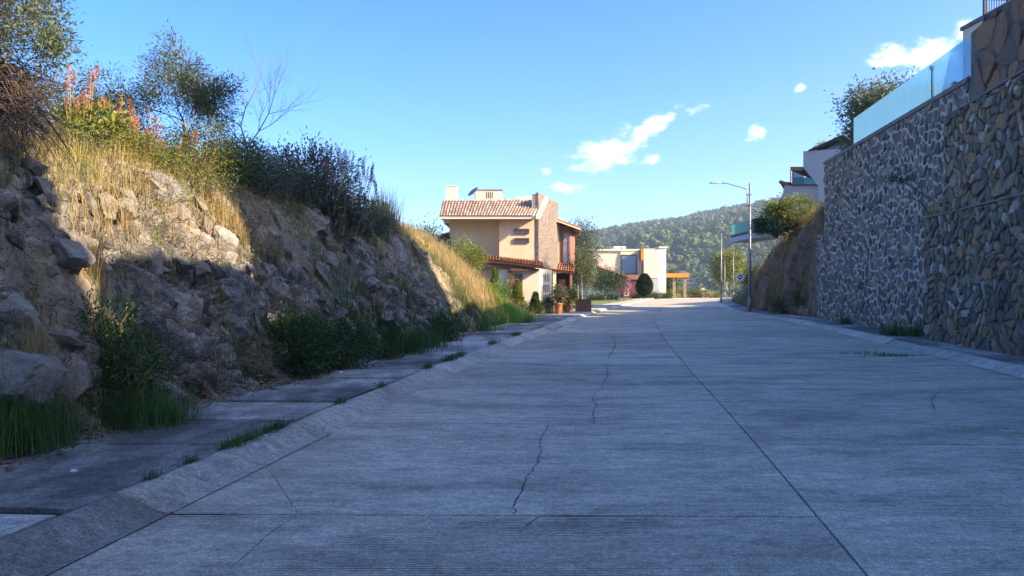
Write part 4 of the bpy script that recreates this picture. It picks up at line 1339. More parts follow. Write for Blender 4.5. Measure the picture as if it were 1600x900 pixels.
# ------------------------------------------------------------------ houses up on the right
def build_right_houses():
    d = 50.
    X = lambda px, q=d: (px-800)/F_PX*q
    Z = lambda py, q=d: CAM_H-(py-450)/F_PX*q
    h = thing('house', 'grey white angular house in shade above the earth cutting', 'house', (X(1280), d+3, 4))
    # the house stands at an angle to the road: points of its front plane by where they are seen
    AX = np.array([.6,.8,0.])          # depth axis
    def P(px, py, back=0.):
        r = (px-800)/F_PX
        q = (d+.75*X(1255)+back*1.25)/(1+.75*r)
        return np.array([r*q, q, CAM_H-(py-450)/F_PX*q])
    E = lambda pts, back, depth: MB().extr([P(x,y,back) for x,y in pts], AX*depth)
    def R4(x0,x1,y0,y1): return [(x0,y1),(x1,y1),(x1,y0),(x0,y0)]
    E([(1255,236),(1255,262),(1278,289.5),(1278,316),(1345,316),(1345,231)], 0, 9).build('wall', M['stucco_grey'], h)
    E([(1226,289.8),(1216,330),(1300,330),(1300,289.8)], .3, 8).build('base_wall', M['stucco_grey'], h)
    E(R4(1236,1278,287.6,289.7), .12, 6).build('balcony_floor', M['steel_dark'], h)
    E(R4(1235,1254.8,260.5,266), .1, 6).build('balcony_roof', M['wood_red'], h)
    E(R4(1237.5,1239.3,266,287.6), .15, .1).build('post', M['wood_red'], h)
    E(R4(1234.6,1236,266,287.6), 5.6, .1).build('post', M['wood_red'], h)
    E([(1239.5,287.5),(1276,287.5),(1268,277),(1239.5,277)], .18, .03).build('pane', M['glass_green'], h)
    E(R4(1240,1256,266,287.5), 5.9, .04).build('pane', M['window_blue'], h)
    E([(1266,235.3),(1326,235.3),(1326,219),(1317,212)], .6, .14).build('gable_cladding', M['steel_dark'], h)
    E([(1264,236),(1317,211.5),(1317,209.8),(1262,234.5)], -.2, 6).build('sloped_roof', M['steel_dark'], h)
    E([(1285,235.2),(1322,235.2),(1322,224),(1297,229)], .55, .04).build('gable_window', M['window'], h)
    E(R4(1274,1275.5,227,236), .1, .1).build('vent_pipe', M['galv'], h)
    tile_roof(P(1233,296,1.), P(1233,296,1.)+AX*4, P(1217.5,283,1.), P(1217.5,283,1.)+AX*4, .3, .35, M['tile_red'], h)
    E([(1218,285),(1225,297),(1232,296),(1232,284)], 1.1, 3.8).build('gable_end', M['tile_red'], h)
    t = thing('terrace_deck', 'cantilevered grey deck with green glass guard above the cutting', 'deck', (X(1200,56), 58, 3))
    q = 55.
    MB().extr([(X(1176,q),q,Z(372,q)),(X(1217,q),q,Z(372,q)),(X(1217,q),q,Z(363.5,q)),(X(1178,q),q,Z(363.5,q))], (0,6,0)).build('deck_slab', M['stucco_grey'], t)
    MB().box(X(1179,q), X(1217,q), q+.05, q+5.9, Z(363.4,q), Z(359,q)).build('edge_beam', M['maroon_paint'], t)
    MB().box(X(1179,q), X(1217,q), q+.1, q+.14, Z(358.8,q), Z(341.5,q)).build('pane', M['glass_green'], t)
    MB().box(X(1179,q), X(1179,q)+.04, q+.16, q+5.8, Z(358.8,q), Z(341.5,q)).build('pane', M['glass_green'], t)
    # cream house on the near terrace, its unseen tall block shapes the bank's shade
    c = thing('house', 'cream house wall behind the steel railing above the orange stones', 'house', (15, 14, 7))
    MB().prism([(13.05,21.4),(13.25,16.2),(17,16.2),(17.4,21.4)], 7., 9.05).build('low_wall', M['stucco_cream'], c)
    MB().prism([(13.0,21.45),(13.2,16.15),(17,16.15),(17.4,21.45)], 9.052, 9.16).build('coping', M['coping'], c)
    MB().prism([(12.6,15.6),(11.1,6.5),(18,6.5),(18,15.6)], 7., 14.6).build('shade_block', M['stucco_cream'], c)
    MB().prism([(12.5,15.7),(11.0,6.4),(18.2,6.4),(18.2,15.7)], 14.602, 14.8).build('roof_slab', M['stucco_cream'], c)
    k = thing('house', 'unseen cream house beside the viewer added to shade the left bank', 'house', (13, -5, 7))
    MB().prism([(10.1,2.6),(7.4,-10),(10.4,-10),(11.6,2.0)], 7., 12.0).build('shade_block', M['stucco_cream'], k)  # unseen block, placed and sized to shade the near left bank
    MB().prism([(10.0,2.7),(7.3,-10.1),(10.5,-10.1),(11.7,2.1)], 12.002, 12.15).build('roof_slab', M['stucco_cream'], k)
    MB().prism([(11.0,6.35),(10.1,2.75),(10.3,2.75),(11.2,6.35)], 7., 10.5).build('shade_parapet', M['stucco_cream'], k)  # unseen parapet added to set the lower edge of the sunlit patch
build_right_houses()

def build_balustrades():
    g = thing('glass_balustrade', 'pale cyan frameless glass balustrade along the top of the far wall', 'balustrade', (lineA(26)+.6, 26, 7.4))
    fx = lambda d: lineA(d)+.48
    fz = lambda d: 7.39 + (d-20.3)/15.7*.35
    ds = np.linspace(31.7, 20.4, 8)
    for a, b in zip(ds[:-1], ds[1:]):
        a -= .015; b += .015
        P = [(fx(a),a,fz(a)),(fx(b),b,fz(b)),(fx(b),b,fz(b)+1.22),(fx(a),a,fz(a)+1.22)]
        MB().extr(P, (.016,.003,0)).build('pane', M['glass_cyan'], g)
        for q in (a-.25, b+.25):
            MB().box(fx(q)-.03, fx(q)+.05, q-.03, q+.03, fz(q)-.05, fz(q)+.12).build('clamp', M['galv'], g)
    r = thing('steel_railing', 'dark blue steel railing with upright bars on the topmost stones', 'railing', (lineB(17)+.95, 17, 8.5))
    fx = lambda d: lineB(d)+.92
    top = lambda d: 8.52 + (20-d)/46*.2
    d0, d1 = 19.75, 9.0
    for h in (.12, .80, .95):
        MB().tube([(fx(d0),d0,top(d0)+h),(fx(d1),d1,top(d1)+h)], .03, 6).build('rail', M['steel_dark'], r)
    n = 11
    for q in np.linspace(d0, d1, 9):
        MB().box(fx(q)-.035, fx(q)+.035, q-.035, q+.035, top(q)-.05, top(q)+.97).build('post', M['steel_dark'], r)
    for q in np.arange(d0-.14, d1, -.14):
        MB().tube([(fx(q),q,top(q)+.12),(fx(q),q,top(q)+.80)], .011, 5).build('bar', M['steel_dark'], r)
    # return of the railing, running back from the corner
    for h in (.12,.80,.95):
        MB().tube([(fx(d0),d0,top(d0)+h),(fx(d0)+4,d0+.3,top(d0)+h)], .028, 6).build('rail', M['steel_dark'], r)
    # small garden lamps on the wall top
    for (px, py, lab) in ((1456,108,'small lamp post standing behind the middle of the glass balustrade'),(1491,133,'tiny spot lamp on the wall top near the cream house')):
        q = np.interp(px, [1456,1491], [23.2,21.4])
        x = (px-800)/F_PX*q; zt = CAM_H-(py-450)/F_PX*q
        l = thing('garden_lamp', lab, 'lamp', (x, q, 7.2))
        MB().tube([(x,q,7.2),(x,q,zt)], .02, 6).build('post', M['steel_dark'], l)
        MB().box(x-.05, x+.05, q-.05, q+.05, zt, zt+.09).build('lamp_head', M['lamp_head'], l)
build_balustrades()

# ------------------------------------------------------------------ street furniture
def street_lamp(x, y, ztop, arm, label, r=.085, head=True, zarm=None, hx=None):
    t = thing('street_lamp', label, 'street lamp', (x, y, .1), 'street lamps along the right kerb')
    MB().tube([(x,y,.1),(x,y,3.),(x,y,ztop)], [r*1.05, r, r*.72], 12).build('pole', M['galv'], t, True)
    MB().box(x-.17, x+.17, y-.17, y+.17, .08, .13).build('base_plate', M['galv'], t)
    MB().tube([(x,y,.13),(x,y,1.0)], r*1.28, 12).build('sleeve', M['steel_dark'] if False else M['galv'], t, True)
    if arm:
        za = ztop-.35
        MB().tube([(x-.16,y,za-1.1),(x-.17,y,za-.15),(x-.25,y,za),(x-.6,y,za+.12),(x-arm*.62,y,za+.36),(x-arm*.8,y,za+.38)], .032, 8).build('arm', M['galv'], t, True)
        for z in (za-.35, za-1.0):
            MB().box(x-.2, x+.1, y-.11, y+.11, z-.03, z+.03).build('bracket', M['galv'], t)
        b = MB()
        xa = x-arm*.78; zh = za+.38
        prof = [(xa,.05,.045),(xa-.1,.09,.06),(xa-.35,.13,.05),(xa-.62,.12,.03),(xa-.72,.06,.015)]
        V = []; Fc = []
        for (px, hw, hh) in prof:
            V += [(px,y-hw,zh-.03),(px,y+hw,zh-.03),(px,y+hw*.8,zh+hh),(px,y-hw*.8,zh+hh)]
        for i in range(len(prof)-1):
            for j in range(4): Fc.append((i*4+j, i*4+(j+1)%4, i*4+4+(j+1)%4, i*4+4+j))
        Fc += [(3,2,1,0), tuple(range((len(prof)-1)*4, len(prof)*4))]
        b.add(V, Fc); b.build('luminaire', M['lamp_head'], t)
    return t
street_lamp(15.12, 47., 8.25, 2.35, 'tall grey street lamp with curved arm nearest on the right kerb')
street_lamp(20.95, 74., 7.1, 0, 'slim grey lamp post second along the right kerb', .07)
street_lamp(29.95, 100., 6.2, 0, 'thin lamp post farthest down the road in front of the tree', .07)
street_lamp(33.1, 115., 5.9, 0, 'faint thin lamp post between the second post and the tree', .07)

def build_sign():
    d = 72.; x = (1156.5-800)/F_PX*d; zc = CAM_H-(433-450)/F_PX*d
    s = thing('road_sign', 'round blue sign with white rim on a thin post by the cutting', 'road sign', (x, d, .1))
    MB().tube([(x,d,.1),(x,d,zc+.25)], .03, 8).build('post', M['galv'], s)
    def disc(r, y, nm, mat, par):
        V = [(x+r*math.cos(a), y, zc+r*math.sin(a)) for a in np.linspace(0, 2*math.pi, 28, endpoint=False)]
        return MB().extr(V, (0,.012,0)).build(nm, mat, par)
    white = m_surface('sign_white', (.8,.8,.8), (.76,.76,.77), 3, .5, .02, .001)
    blue = m_surface('sign_blue', (.02,.07,.30), (.025,.08,.33), 3, .5, .02, .001)
    p = disc(.34, d-.06, 'sign_plate', white, s)
    disc(.255, d-.076, 'blue_field', blue, p)
    b = MB()
    b.extr([(x-.13,d-.09,zc-.02),(x-.05,d-.09,zc-.06),(x+.0,d-.09,zc+.06),(x-.05,d-.09,zc+.12)], (0,.01,0))
    b.extr([(x+.02,d-.09,zc-.12),(x+.10,d-.09,zc-.1),(x+.12,d-.09,zc+.06),(x+.05,d-.09,zc+.04)], (0,.01,0))
    b.build('emblem', white, p)
    # white marker post
    d2 = 84.; x2 = (1135.5-800)/F_PX*d2
    q = thing('marker_post', 'short pale marker post on the verge behind the second lamp post', 'post', (x2, d2, .05))
    MB().tube([(x2,d2,.05),(x2,d2,2.3)], .045, 8).build('post', white, q)
    MB().box(x2-.06, x2+.06, d2-.06, d2+.06, 2.3, 2.36).build('cap', M['galv'], q)
build_sign()
# ------------------------------------------------------------------ vegetation builders
def bank_pt(px, d, dz=0.):
    x = (px-800)/F_PX*d
    return np.array([x, d, float(bank_z(d, max(0., float(bankX(d))-x)))+dz])

def ellipsoid(n, c, rad, shell=.5, flat_low=True):
    u = unit(rng.normal(0,1,(n,3)))
    r = rng.uniform(shell, 1., (n,1))**.7
    P = u*r*np.array(rad)
    if flat_low: P[:,2] = np.where(P[:,2] < -.6*rad[2], -.6*rad[2]*rng.uniform(.3,1,n), P[:,2])
    return np.array(c)+P

def clumped(n, centers, spread):
    i = rng.integers(0, len(centers), n)
    off = rng.normal(0, 1, (n,3))*spread
    return centers[i]+off, off

def shrub(name, label, cat, base, h, rad, nstem, nleaf, L, W, leafmat, stemmat=None, clump=.16, nclump=None, lift=.0, group=None, droop=.15, shell=.35, stem_r=.012):
    base = np.array(base, float)
    t = thing(name, label, cat, base, group)
    rx = rad if not np.isscalar(rad) else (rad, rad)
    C = ellipsoid(nclump or max(12, nleaf//60), base+np.array([0,0,h*(.55+lift)]), (rx[0], rx[1], h*(.46-lift*.5)), shell)
    C[:,2] = np.maximum(C[:,2], base[2]+.06*h)
    # stems run from the base out to clumps
    k = min(nstem, len(C))
    tip = C[rng.permutation(len(C))[:k]]
    b0 = base + rng.normal(0, .04, (k,3))*np.array([rx[0]*2,rx[1]*2,.2])
    mid = (b0*.5+tip*.5) + rng.normal(0,.06,(k,3))*h + np.array([0,0,.08*h])
    P0 = np.concatenate([b0, mid]); P1 = np.concatenate([mid, tip])
    r = stem_r
    V, Fc = segs_mesh(P0, P1, np.r_[np.full(k,r), np.full(k,r*.65)], np.r_[np.full(k,r*.65), np.full(k,r*.25)], 4)
    obj('stems', V, Fc, stemmat or M['bark'], t)
    P, off = clumped(nleaf, C, clump)
    D = unit(off + (P-(base+np.array([0,0,h*.35])))*.6 + rng.normal(0,.35,P.shape)*.3)
    P[:,2] = np.maximum(P[:,2], base[2]+.02)
    V, Fc = leaves(P, D, L, W, .22, droop)
    obj('foliage', V, Fc, leafmat, t)
    return t

def grow(p, d, L, r, lev, maxlev, segs, tips, spread=.6, kids=(2,4), gravity=0., g=None):
    g = g or random
    n = 3
    q = np.array(p, float); d = unit(np.array(d, float))
    pts = [q]
    for i in range(n):
        d = unit(d + np.array([g.gauss(0,.16), g.gauss(0,.16), g.gauss(0,.10)-gravity*(lev+1)*.12]))
        q2 = q + d*L/n
        segs.append((q, q2, r*(1-.22*i), r*(1-.22*(i+1))))
        q = q2; pts.append(q)
        if lev < maxlev and i >= 1 or (lev < maxlev and i == 0 and lev > 0):
            for _ in range(g.randint(*kids)):
                a = np.array([g.gauss(0,1), g.gauss(0,1), g.gauss(.25,.6)])
                nd = unit(d*(1-spread*.5) + unit(a)*spread)
                grow(q, nd, L*g.uniform(.5,.75), r*.5*(1-.2*i), lev+1, maxlev, segs, tips, spread, kids, gravity, g)
    tips.append((q, d))

def tree(name, label, base, h, lean, maxlev, nleaf_tip, L, W, leafmat, barkmat, spread=.6, kids=(2,3), r=.06, sigma=.1, gravity=0., trunk_frac=.55, group=None, cat='tree', seed=1, clip=None):
    g = random.Random(seed)
    segs, tips = [], []
    base = np.array(base, float)
    grow(base-np.array([0,0,.15]), lean, h*trunk_frac, r, 0, maxlev, segs, tips, spread, kids, gravity, g)
    t = thing(name, label, cat, base, group)
    a = np.array([s[0] for s in segs]); b = np.array([s[1] for s in segs])
    V, Fc = segs_mesh(a, b, [s[2] for s in segs], [s[3] for s in segs], 5)
    obj('trunk', V, Fc, barkmat, t)
    if nleaf_tip:
        T = np.array([x[0] for x in tips]); Dd = np.array([x[1] for x in tips])
        i = np.repeat(np.arange(len(T)), nleaf_tip)
        off = rng.normal(0, 1, (len(i),3))*sigma
        P = T[i]+off
        D = unit(off/sigma*.6 + Dd[i] + rng.normal(0,.4,P.shape))
        V, Fc = leaves(P, D, L, W, .2, .15)
        obj('crown', V, Fc, leafmat, t)
    return t

def tuft(name, label, base, n, L, W, mat, spread=.12, lean=.45, cat='grass tuft', group=None, up=None):
    base = np.array(base, float)
    P = base + rng.normal(0,1,(n,3))*np.array([spread, spread, 0])
    w = bankX(P[:,1])-P[:,0]
    if base[0] < roadL(base[1]): P[:,2] = np.where(w > 0, np.maximum(bank_z(P[:,1], np.maximum(w,0))-.04, base[2]-.3), base[2])
    V, Fc = blades(P, L, W, lean, up)
    o = obj(name, V-base, Fc, mat); o.location = tuple(base)
    tag(o, label, cat, group)
    return o

def spike_mesh(seed, n=90, L=.30, rad=.035):
    g = np.random.default_rng(seed)
    z = g.uniform(0, 1, n); a = g.uniform(0, 6.283, n)
    r = rad*(1-.55*z)*g.uniform(.3,1.1,n)*(.4+.6*np.sin(np.clip(z*1.4+.3,0,3.14)))
    P = np.stack([np.cos(a)*r, np.sin(a)*r, z*L], 1)
    D = unit(np.stack([np.cos(a), np.sin(a), np.full(n,.9)], 1))
    V, Fc = leaves(P, D, .035, .022, .3)
    return V, Fc

def spike_plant(label, spots, h, mat, leafmat, group=None, nleaf=900, L=.3, leafL=.14, leafW=.06):
    """flowering stalks: spots are (px,py_top,d) of each spike"""
    pts = [np.array(at(*s)) for s in spots]
    c = np.mean(pts, 0); base = bank_pt(800+c[0]/c[1]*F_PX, c[1])
    t = thing('flowering_shrub', label, 'shrub', base, group)
    ms = []
    for i in range(4):
        V, Fc = spike_mesh(100+i+len(spots), 100, L, .036)
        me = np_mesh('flower_spike', V, Fc); me.materials.append(mat); ms.append(me)
    segs0, segs1 = [], []
    for p in pts:
        o = bpy.data.objects.new('flower_spike', random.choice(ms)); link(o, t)
        o.location = tuple(p - np.array([0,0,L]) - base)
        s = random.uniform(.6,1.2); o.scale = (s*.85,s*.85,s)
        o.rotation_euler = (random.uniform(-.18,.18), random.uniform(-.2,.2), random.uniform(0,6))
        foot = base + (p-base)*np.array([.55,.55,0]) ; foot[2] = base[2]-.05
        segs0.append(foot); segs1.append(p-np.array([0,0,L*.9]))
    V, Fc = segs_mesh(segs0, segs1, np.full(len(pts),.011), np.full(len(pts),.006), 4)
    obj('stems', V, Fc, M['stem_dry'], t)
    S0, S1 = np.array(segs0), np.array(segs1)
    i = rng.integers(0, len(pts), nleaf); u = rng.uniform(.1, .72, (nleaf,1))
    P = S0[i]*(1-u)+S1[i]*u + rng.normal(0,.05,(nleaf,3))
    D = unit(rng.normal(0,1,(nleaf,3))+np.array([0,0,.3]))
    V, Fc = leaves(P, D, leafL, leafW, .2, .3)
    obj('foliage', V, Fc, leafmat, t)

def stuff(name, label, cat, parts, mat):
    V, Fc = join(parts)
    o = obj(name, V, Fc, mat); tag(o, label, cat, kind='stuff'); return o

# ------------------------------------------------------------------ grasses on the left bank
def scatter_bank(n, d0, d1, w0, w1, clump=.25, pw=1.):
    k = max(1, n//45)
    dc = d0+(d1-d0)*rng.uniform(0,1,k)**pw; wc = rng.uniform(w0, w1, k)
    i = rng.integers(0, k, n)
    d = np.clip(dc[i]+rng.normal(0,clump,n), d0-.3, d1+.3); w = np.clip(wc[i]+rng.normal(0,clump,n), .05, None)
    return np.stack([bankX(d)-w, d, bank_z(d, w)-.03], 1)
stuff('dry_grass', 'dry golden grass along the crest of the rocky bank', 'grass',
      [blades(scatter_bank(9500, 7, 15, 1.5, 4.2, .2), .34, .008, .55), blades(scatter_bank(9000, 15, 25, 1.5, 4.5, .3), .45, .011, .4),
       blades(scatter_bank(5000, 6, 14, .9, 1.8, .14), .26, .007, .5), blades(scatter_bank(6000, 7, 26, 4, 14, .5), .5, .012, .4)], M['dry'])
stuff('dry_grass', 'tall sunlit straw grass on the slope below the tan house', 'grass',
      [blades(scatter_bank(21000, 25.5, 37.5, .3, 5.5, .3), .42, .013, .4), blades(scatter_bank(5000, 24.5, 36, .3, 4, .3), .55, .009, .3)], M['dry'])
stuff('green_grass', 'green yellow grass mixed into the bank crest', 'grass',
      [blades(scatter_bank(9000, 8, 25, 1.3, 4., .2), .32, .010, .5), blades(scatter_bank(4000, 26, 37, .1, 3.5, .25), .34, .014, .45)], M['dry_green'])
stuff('face_grass', 'thin dry weeds rooted in cracks of the rock face', 'grass',
      [blades(scatter_bank(6000, 5.5, 25, .2, 1.7, .06), .22, .006, .7), blades(scatter_bank(4000, 14, 26, .2, 1.7, .12), .3, .010, .7)], M['dry_green'])
stuff('face_scrub', 'thin leafy weeds trailing over the shaded rock face', 'weeds',
      [leaves(scatter_bank(7000, 6, 25, .2, 1.6, .10)+np.abs(rng.normal(0,.10,(7000,3)))*np.array([.9,.2,1.]), unit(rng.normal(0,1,(7000,3))+np.array([.4,0,.2])), .045, .017, .2, .2)], M['leaf_olive'])
stuff('foot_grass', 'dark green weeds growing along the foot of the rock bank', 'grass',
      [blades(scatter_bank(7000, 5.2, 26, .0, .45, .10), .24, .008, .6), blades(scatter_bank(9000, 15, 34, .0, .5, .16), .34, .012, .5)], M['grass'])
def litter():
    n = 5200
    d = 4.5+15*rng.uniform(0,1,n)**1.4; w = np.abs(rng.normal(0, .22, n))-.12
    P = np.stack([bankX(d)-w, d, np.where(w>0, bank_z(d, np.maximum(w,0)), .13)+.01], 1)
    a = rng.uniform(0, 6.283, n); D = np.stack([np.cos(a), np.sin(a), rng.normal(.1,.25,n)], 1)
    return leaves(P, D, .13, .010, .1)
def rubble(n):
    bv = np.array([(1,0,0),(-1,0,0),(0,1,0),(0,-1,0),(0,0,.8),(0,0,-.8)], float)
    bf = np.array([(0,2,4),(2,1,4),(1,3,4),(3,0,4),(2,0,5),(1,2,5),(3,1,5),(0,3,5)])
    d = 4.6+19*rng.uniform(0,1,n)**1.3; w = rng.normal(-.02,.16,n)
    C = np.stack([bankX(d)-w, d, np.where(w>0, bank_z(d, np.maximum(w,0)), .13)+.005], 1)
    s = .012*np.exp(rng.normal(0,.7,n))+.004
    V = C[:,None]+bv[None]*s[:,None,None]*rng.uniform(.6,1.4,(n,6,3))
    return V.reshape(-1,3), ((np.arange(n)*6)[:,None,None]+bf[None]).reshape(-1,3)
stuff('rubble', 'loose stone chips fallen from the bank onto the sidewalk edge', 'rubble', [rubble(2600)], M['loose_rock'])
stuff('straw_litter', 'pale straw and dead stalks littering the bank foot', 'straw', [litter()], M['dry'])

# ------------------------------------------------------------------ plants on the bank, left to right
def left_tree():
    base = bank_pt(-90, 8.9)
    t = thing('tree', 'grey green tree at the far left with dark drooping bare branches', 'tree', base)
    g = random.Random(4)
    segs, tips = [], []
    for k in range(4):
        grow(base, (.10+.12*k, g.uniform(-.2,.2), 1.), 1.25, .05, 0, 3, segs, tips, .62, (2,3), 0, g)
    # arching bare branches sweeping down to the road side
    for k in range(210):
        s = at(g.uniform(-70, 20), g.uniform(85, 190), 8.7+g.uniform(-.5,.5))
        e = at(g.uniform(15, 122), g.uniform(130, 262), 8.6+g.uniform(-.7,.5))
        m = (s+e)/2 + np.array([.05,0,.16+.1*g.random()])
        q = [s*(1-u)**2+2*m*u*(1-u)+e*u*u for u in np.linspace(0,1,6)]
        r = g.choice([.004,.006,.008,.012])
        for i in range(5): segs.append((q[i], q[i+1], r*(1-.15*i), r*(1-.15*(i+1))))
        for _ in range(6):
            i = g.randint(1,4); o = q[i]
            dd = unit(q[i+1]-q[i]+np.array([g.gauss(0,.5),g.gauss(0,.5),g.gauss(-.2,.5)]))
            segs.append((o, o+dd*g.uniform(.08,.28), .0035, .0015))
    a = np.array([s[0] for s in segs]); b = np.array([s[1] for s in segs])
    V, Fc = segs_mesh(a, b, [s[2] for s in segs], [s[3] for s in segs], 4)
    obj('trunk', V, Fc, M['bark'], t)
    C = np.array([at(g.uniform(-160, 92), g.uniform(-60, 78), 8.9+g.uniform(-.8,.8)) for _ in range(150)]
                 + [at(g.uniform(60,106), g.uniform(50,100), 8.8+g.uniform(-.4,.4)) for _ in range(16)])
    P, off = clumped(13000, C, .085)
    V, Fc = leaves(P, unit(off+rng.normal(0,.06,P.shape)+np.array([.02,0,.03])), .060, .020, .2, .1)
    obj('crown', V, Fc, M['leaf_olive'], t)
    C = np.array([at(g.uniform(-120, 70), g.uniform(90, 235), 9.3+g.uniform(-.3,.7)) for _ in range(60)])
    P, off = clumped(3500, C, .10)
    V, Fc = leaves(P, unit(off+rng.normal(0,.06,P.shape)), .055, .018, .2, .3)
    obj('foliage', V, Fc, M['leaf_grey'], t)
left_tree()

random.seed(9)
sp = [(random.uniform(140,246), 0, random.uniform(11.3,13.4)) for _ in range(50)]
sp = [(x, 136+abs(x-190)*.35+random.uniform(0,70), d) for x,_,d in sp]
spike_plant('tall rust orange flower spikes in sun on the bank crest', sp, 1.2, M['flower_orange'], M['leaf_yellow'], None, 1600, .30)
sp = [(random.uniform(92,146), random.uniform(92,160), random.uniform(10,11.2)) for _ in range(13)]
spike_plant('sparse rust flower spikes between the left tree and the tall spikes', sp, 1.2, M['flower_orange'], M['leaf_yellow'], None, 500, .24)
sp = [(random.uniform(205,310), random.uniform(205,232), random.uniform(11.8,12.8)) for _ in range(20)]
spike_plant('low orange flower heads in front of the feathery tree', sp, .9, M['flower_orange'], M['dry_green'], None, 500, .2)
sp = [(x, 250+.75*max(0,x-540)+random.uniform(-30,34), random.uniform(16.4,17.4)) for x in np.linspace(462,594,46)]
spike_plant('dark maroon flower spikes leaning out on the shaded crest', sp, 1.3, M['flower_red'], M['leaf_grey'], None, 900, .42)
sp = [(x, 216+random.uniform(0,40), random.uniform(16.6,17.4)) for x in np.linspace(440,520,14)]
spike_plant('reddish flower spikes above the dark shrubs left of the maroon ones', sp, 1.3, M['flower_red'], M['leaf_grey'], None, 500, .38)

tree('tree', 'slender feathery grey green tree behind the orange spikes', bank_pt(292, 13.8), 2.75, (0.02,0,1), 3, 55, .075, .020, M['leaf_olive'], M['bark'], .62, (2,3), .035, .095, .02, .50, None, 'tree', 7)
tree('tree', 'leafless grey tree with fine upright twigs on the crest', bank_pt(412, 14.6), 3.7, (-.05,0,1), 4, 0, .05, .02, M['leaf_grey'], M['twig_grey'], .50, (2,2), .04, .1, -.12, .50, None, 'tree', 12)
S = shrub
S('shrub', 'yellow green broad leaved shrub under the orange spikes', 'shrub', bank_pt(150, 11), .8, .5, 40, 1700, .11, .05, M['leaf_yellow'], M['stem_dry'], .11)
S('shrub', 'sunlit olive shrub at the foot of the feathery tree', 'shrub', bank_pt(318, 12.6), .95, .62, 40, 3200, .06, .022, M['leaf_yellow'], M['stem_dry'], .12)
S('shrub', 'dark green shrub below the feathery tree beside the shadow edge', 'shrub', bank_pt(352, 13.3), .85, .55, 30, 3000, .06, .022, M['leaf_mid'], M['bark'], .12)
S('shrub', 'olive leafed shrub in front of the leafless tree', 'shrub', bank_pt(388, 15.4), 1.3, .45, 40, 2600, .075, .03, M['leaf_olive'], M['bark'], .12)
S('shrub', 'tall dark shrub with bronze leaves right of the leafless tree', 'shrub', bank_pt(470, 17.4), 1.5, .85, 60, 4200, .09, .035, M['leaf_grey'], M['bark'], .15)
S('shrub', 'pale leafed tall shrub behind the maroon spikes', 'shrub', bank_pt(520, 19.2), 1.6, .7, 60, 2600, .11, .025, M['leaf_grey'], M['twig_grey'], .18)
for i, (px, d, h, r) in enumerate([(372,14.2,.75,.6),(408,14.4,.8,.6),(440,15.6,.9,.7),(474,16.2,.9,.7),(508,17.0,.85,.7),(538,17.8,.75,.65),(566,18.8,.6,.6),(590,20.2,.5,.55)]):
    S('scrub', ['low dark scrub at the shadow edge of the crest','dark scrub clump under the leafless tree','shaded scrub clump left of the tall bronze shrub','dense shaded scrub under the bronze shrub','shaded scrub right under the first maroon spikes','shaded scrub under the middle of the maroon spikes','small scrub near the outer maroon spikes','last low scrub before the standing dark boulder'][i],
      'shrub', bank_pt(px, d, -.1), h, r, 30, 2600, .06, .022, M['leaf_grey'] if i%2 else M['leaf_mid'], M['bark'], .13)
for i, (px, d, h, r) in enumerate([(-60,11.5,1.3,.9),(60,12.5,1.4,.9),(170,15.5,1.4,1.0),(250,16.5,1.3,1.0),(345,19,1.5,1.0),(420,21,1.6,1.1)]):
    S('scrub', ['rear scrub behind the left tree','rear olive scrub left of the orange spikes','rear olive scrub behind the orange spikes','rear olive scrub left of the feathery tree','rear olive scrub right of the feathery tree','rear olive scrub behind the leafless tree'][i],
      'shrub', bank_pt(px, d), h, r, 30, 2600, .085, .03, M['leaf_olive'], M['bark'], .17)
for i, (px, d, h, r, mt) in enumerate([(118,9.9,.42,.35,'leaf_olive'),(205,10.9,.5,.42,'dry_green'),(238,11.2,.4,.4,'leaf_yellow'),(272,11.6,.5,.42,'leaf_olive'),(300,11.9,.42,.4,'dry_green'),(338,12.3,.5,.42,'leaf_olive'),(250,12.6,.7,.5,'leaf_olive'),(95,10.6,.6,.5,'dry_green')]):
    S('scrub', ['small olive scrub at the shadow edge under the left tree','dry yellow scrub below the tall orange spikes','yellow green scrub right of the dry scrub on the lit crest','olive scrub above the broad sunlit rock','dry scrub at the foot of the low orange heads','olive scrub over the lit boulder corner','taller olive scrub behind the low orange heads','dry scrub behind the drooping branches'][i],
      'shrub', bank_pt(px, d, -.05), h, r, 40, 1500, .045, .016, M[mt], M['stem_dry'], .09, None, 0, None, .15, .2, .006)
tuft('reed_grass', 'pale feathery reed grass lit by sun above the standing dark boulder', bank_pt(580, 21.0), 520, .95, .018, M['dry_green'], .26, .35, 'reeds')
tuft('reed_grass', 'golden reed plumes at the right end of the maroon spikes', bank_pt(600, 22.0), 420, 1.15, .020, M['dry'], .22, .3, 'reeds')
tuft('grass_tuft', 'pale yellow tussock growing above the large pale boulder', at(52, 540, 6.95), 420, .58, .006, M['dry'], .05, .55)
tuft('grass_tuft', 'small straw tussock in the shaded rock left of the lit patch', at(152, 445, 8.55), 260, .42, .006, M['dry'], .05, .45)
tuft('grass_tuft', 'wispy straw tussock on the lit rock by the shadow edge', at(345, 345, 12.0), 160, .55, .006, M['dry'], .05, .4)
tuft('grass_tuft', 'thin grey tussock in the dark rock beneath the scrub', at(372, 420, 12.4), 140, .45, .006, M['dry'], .06, .4)
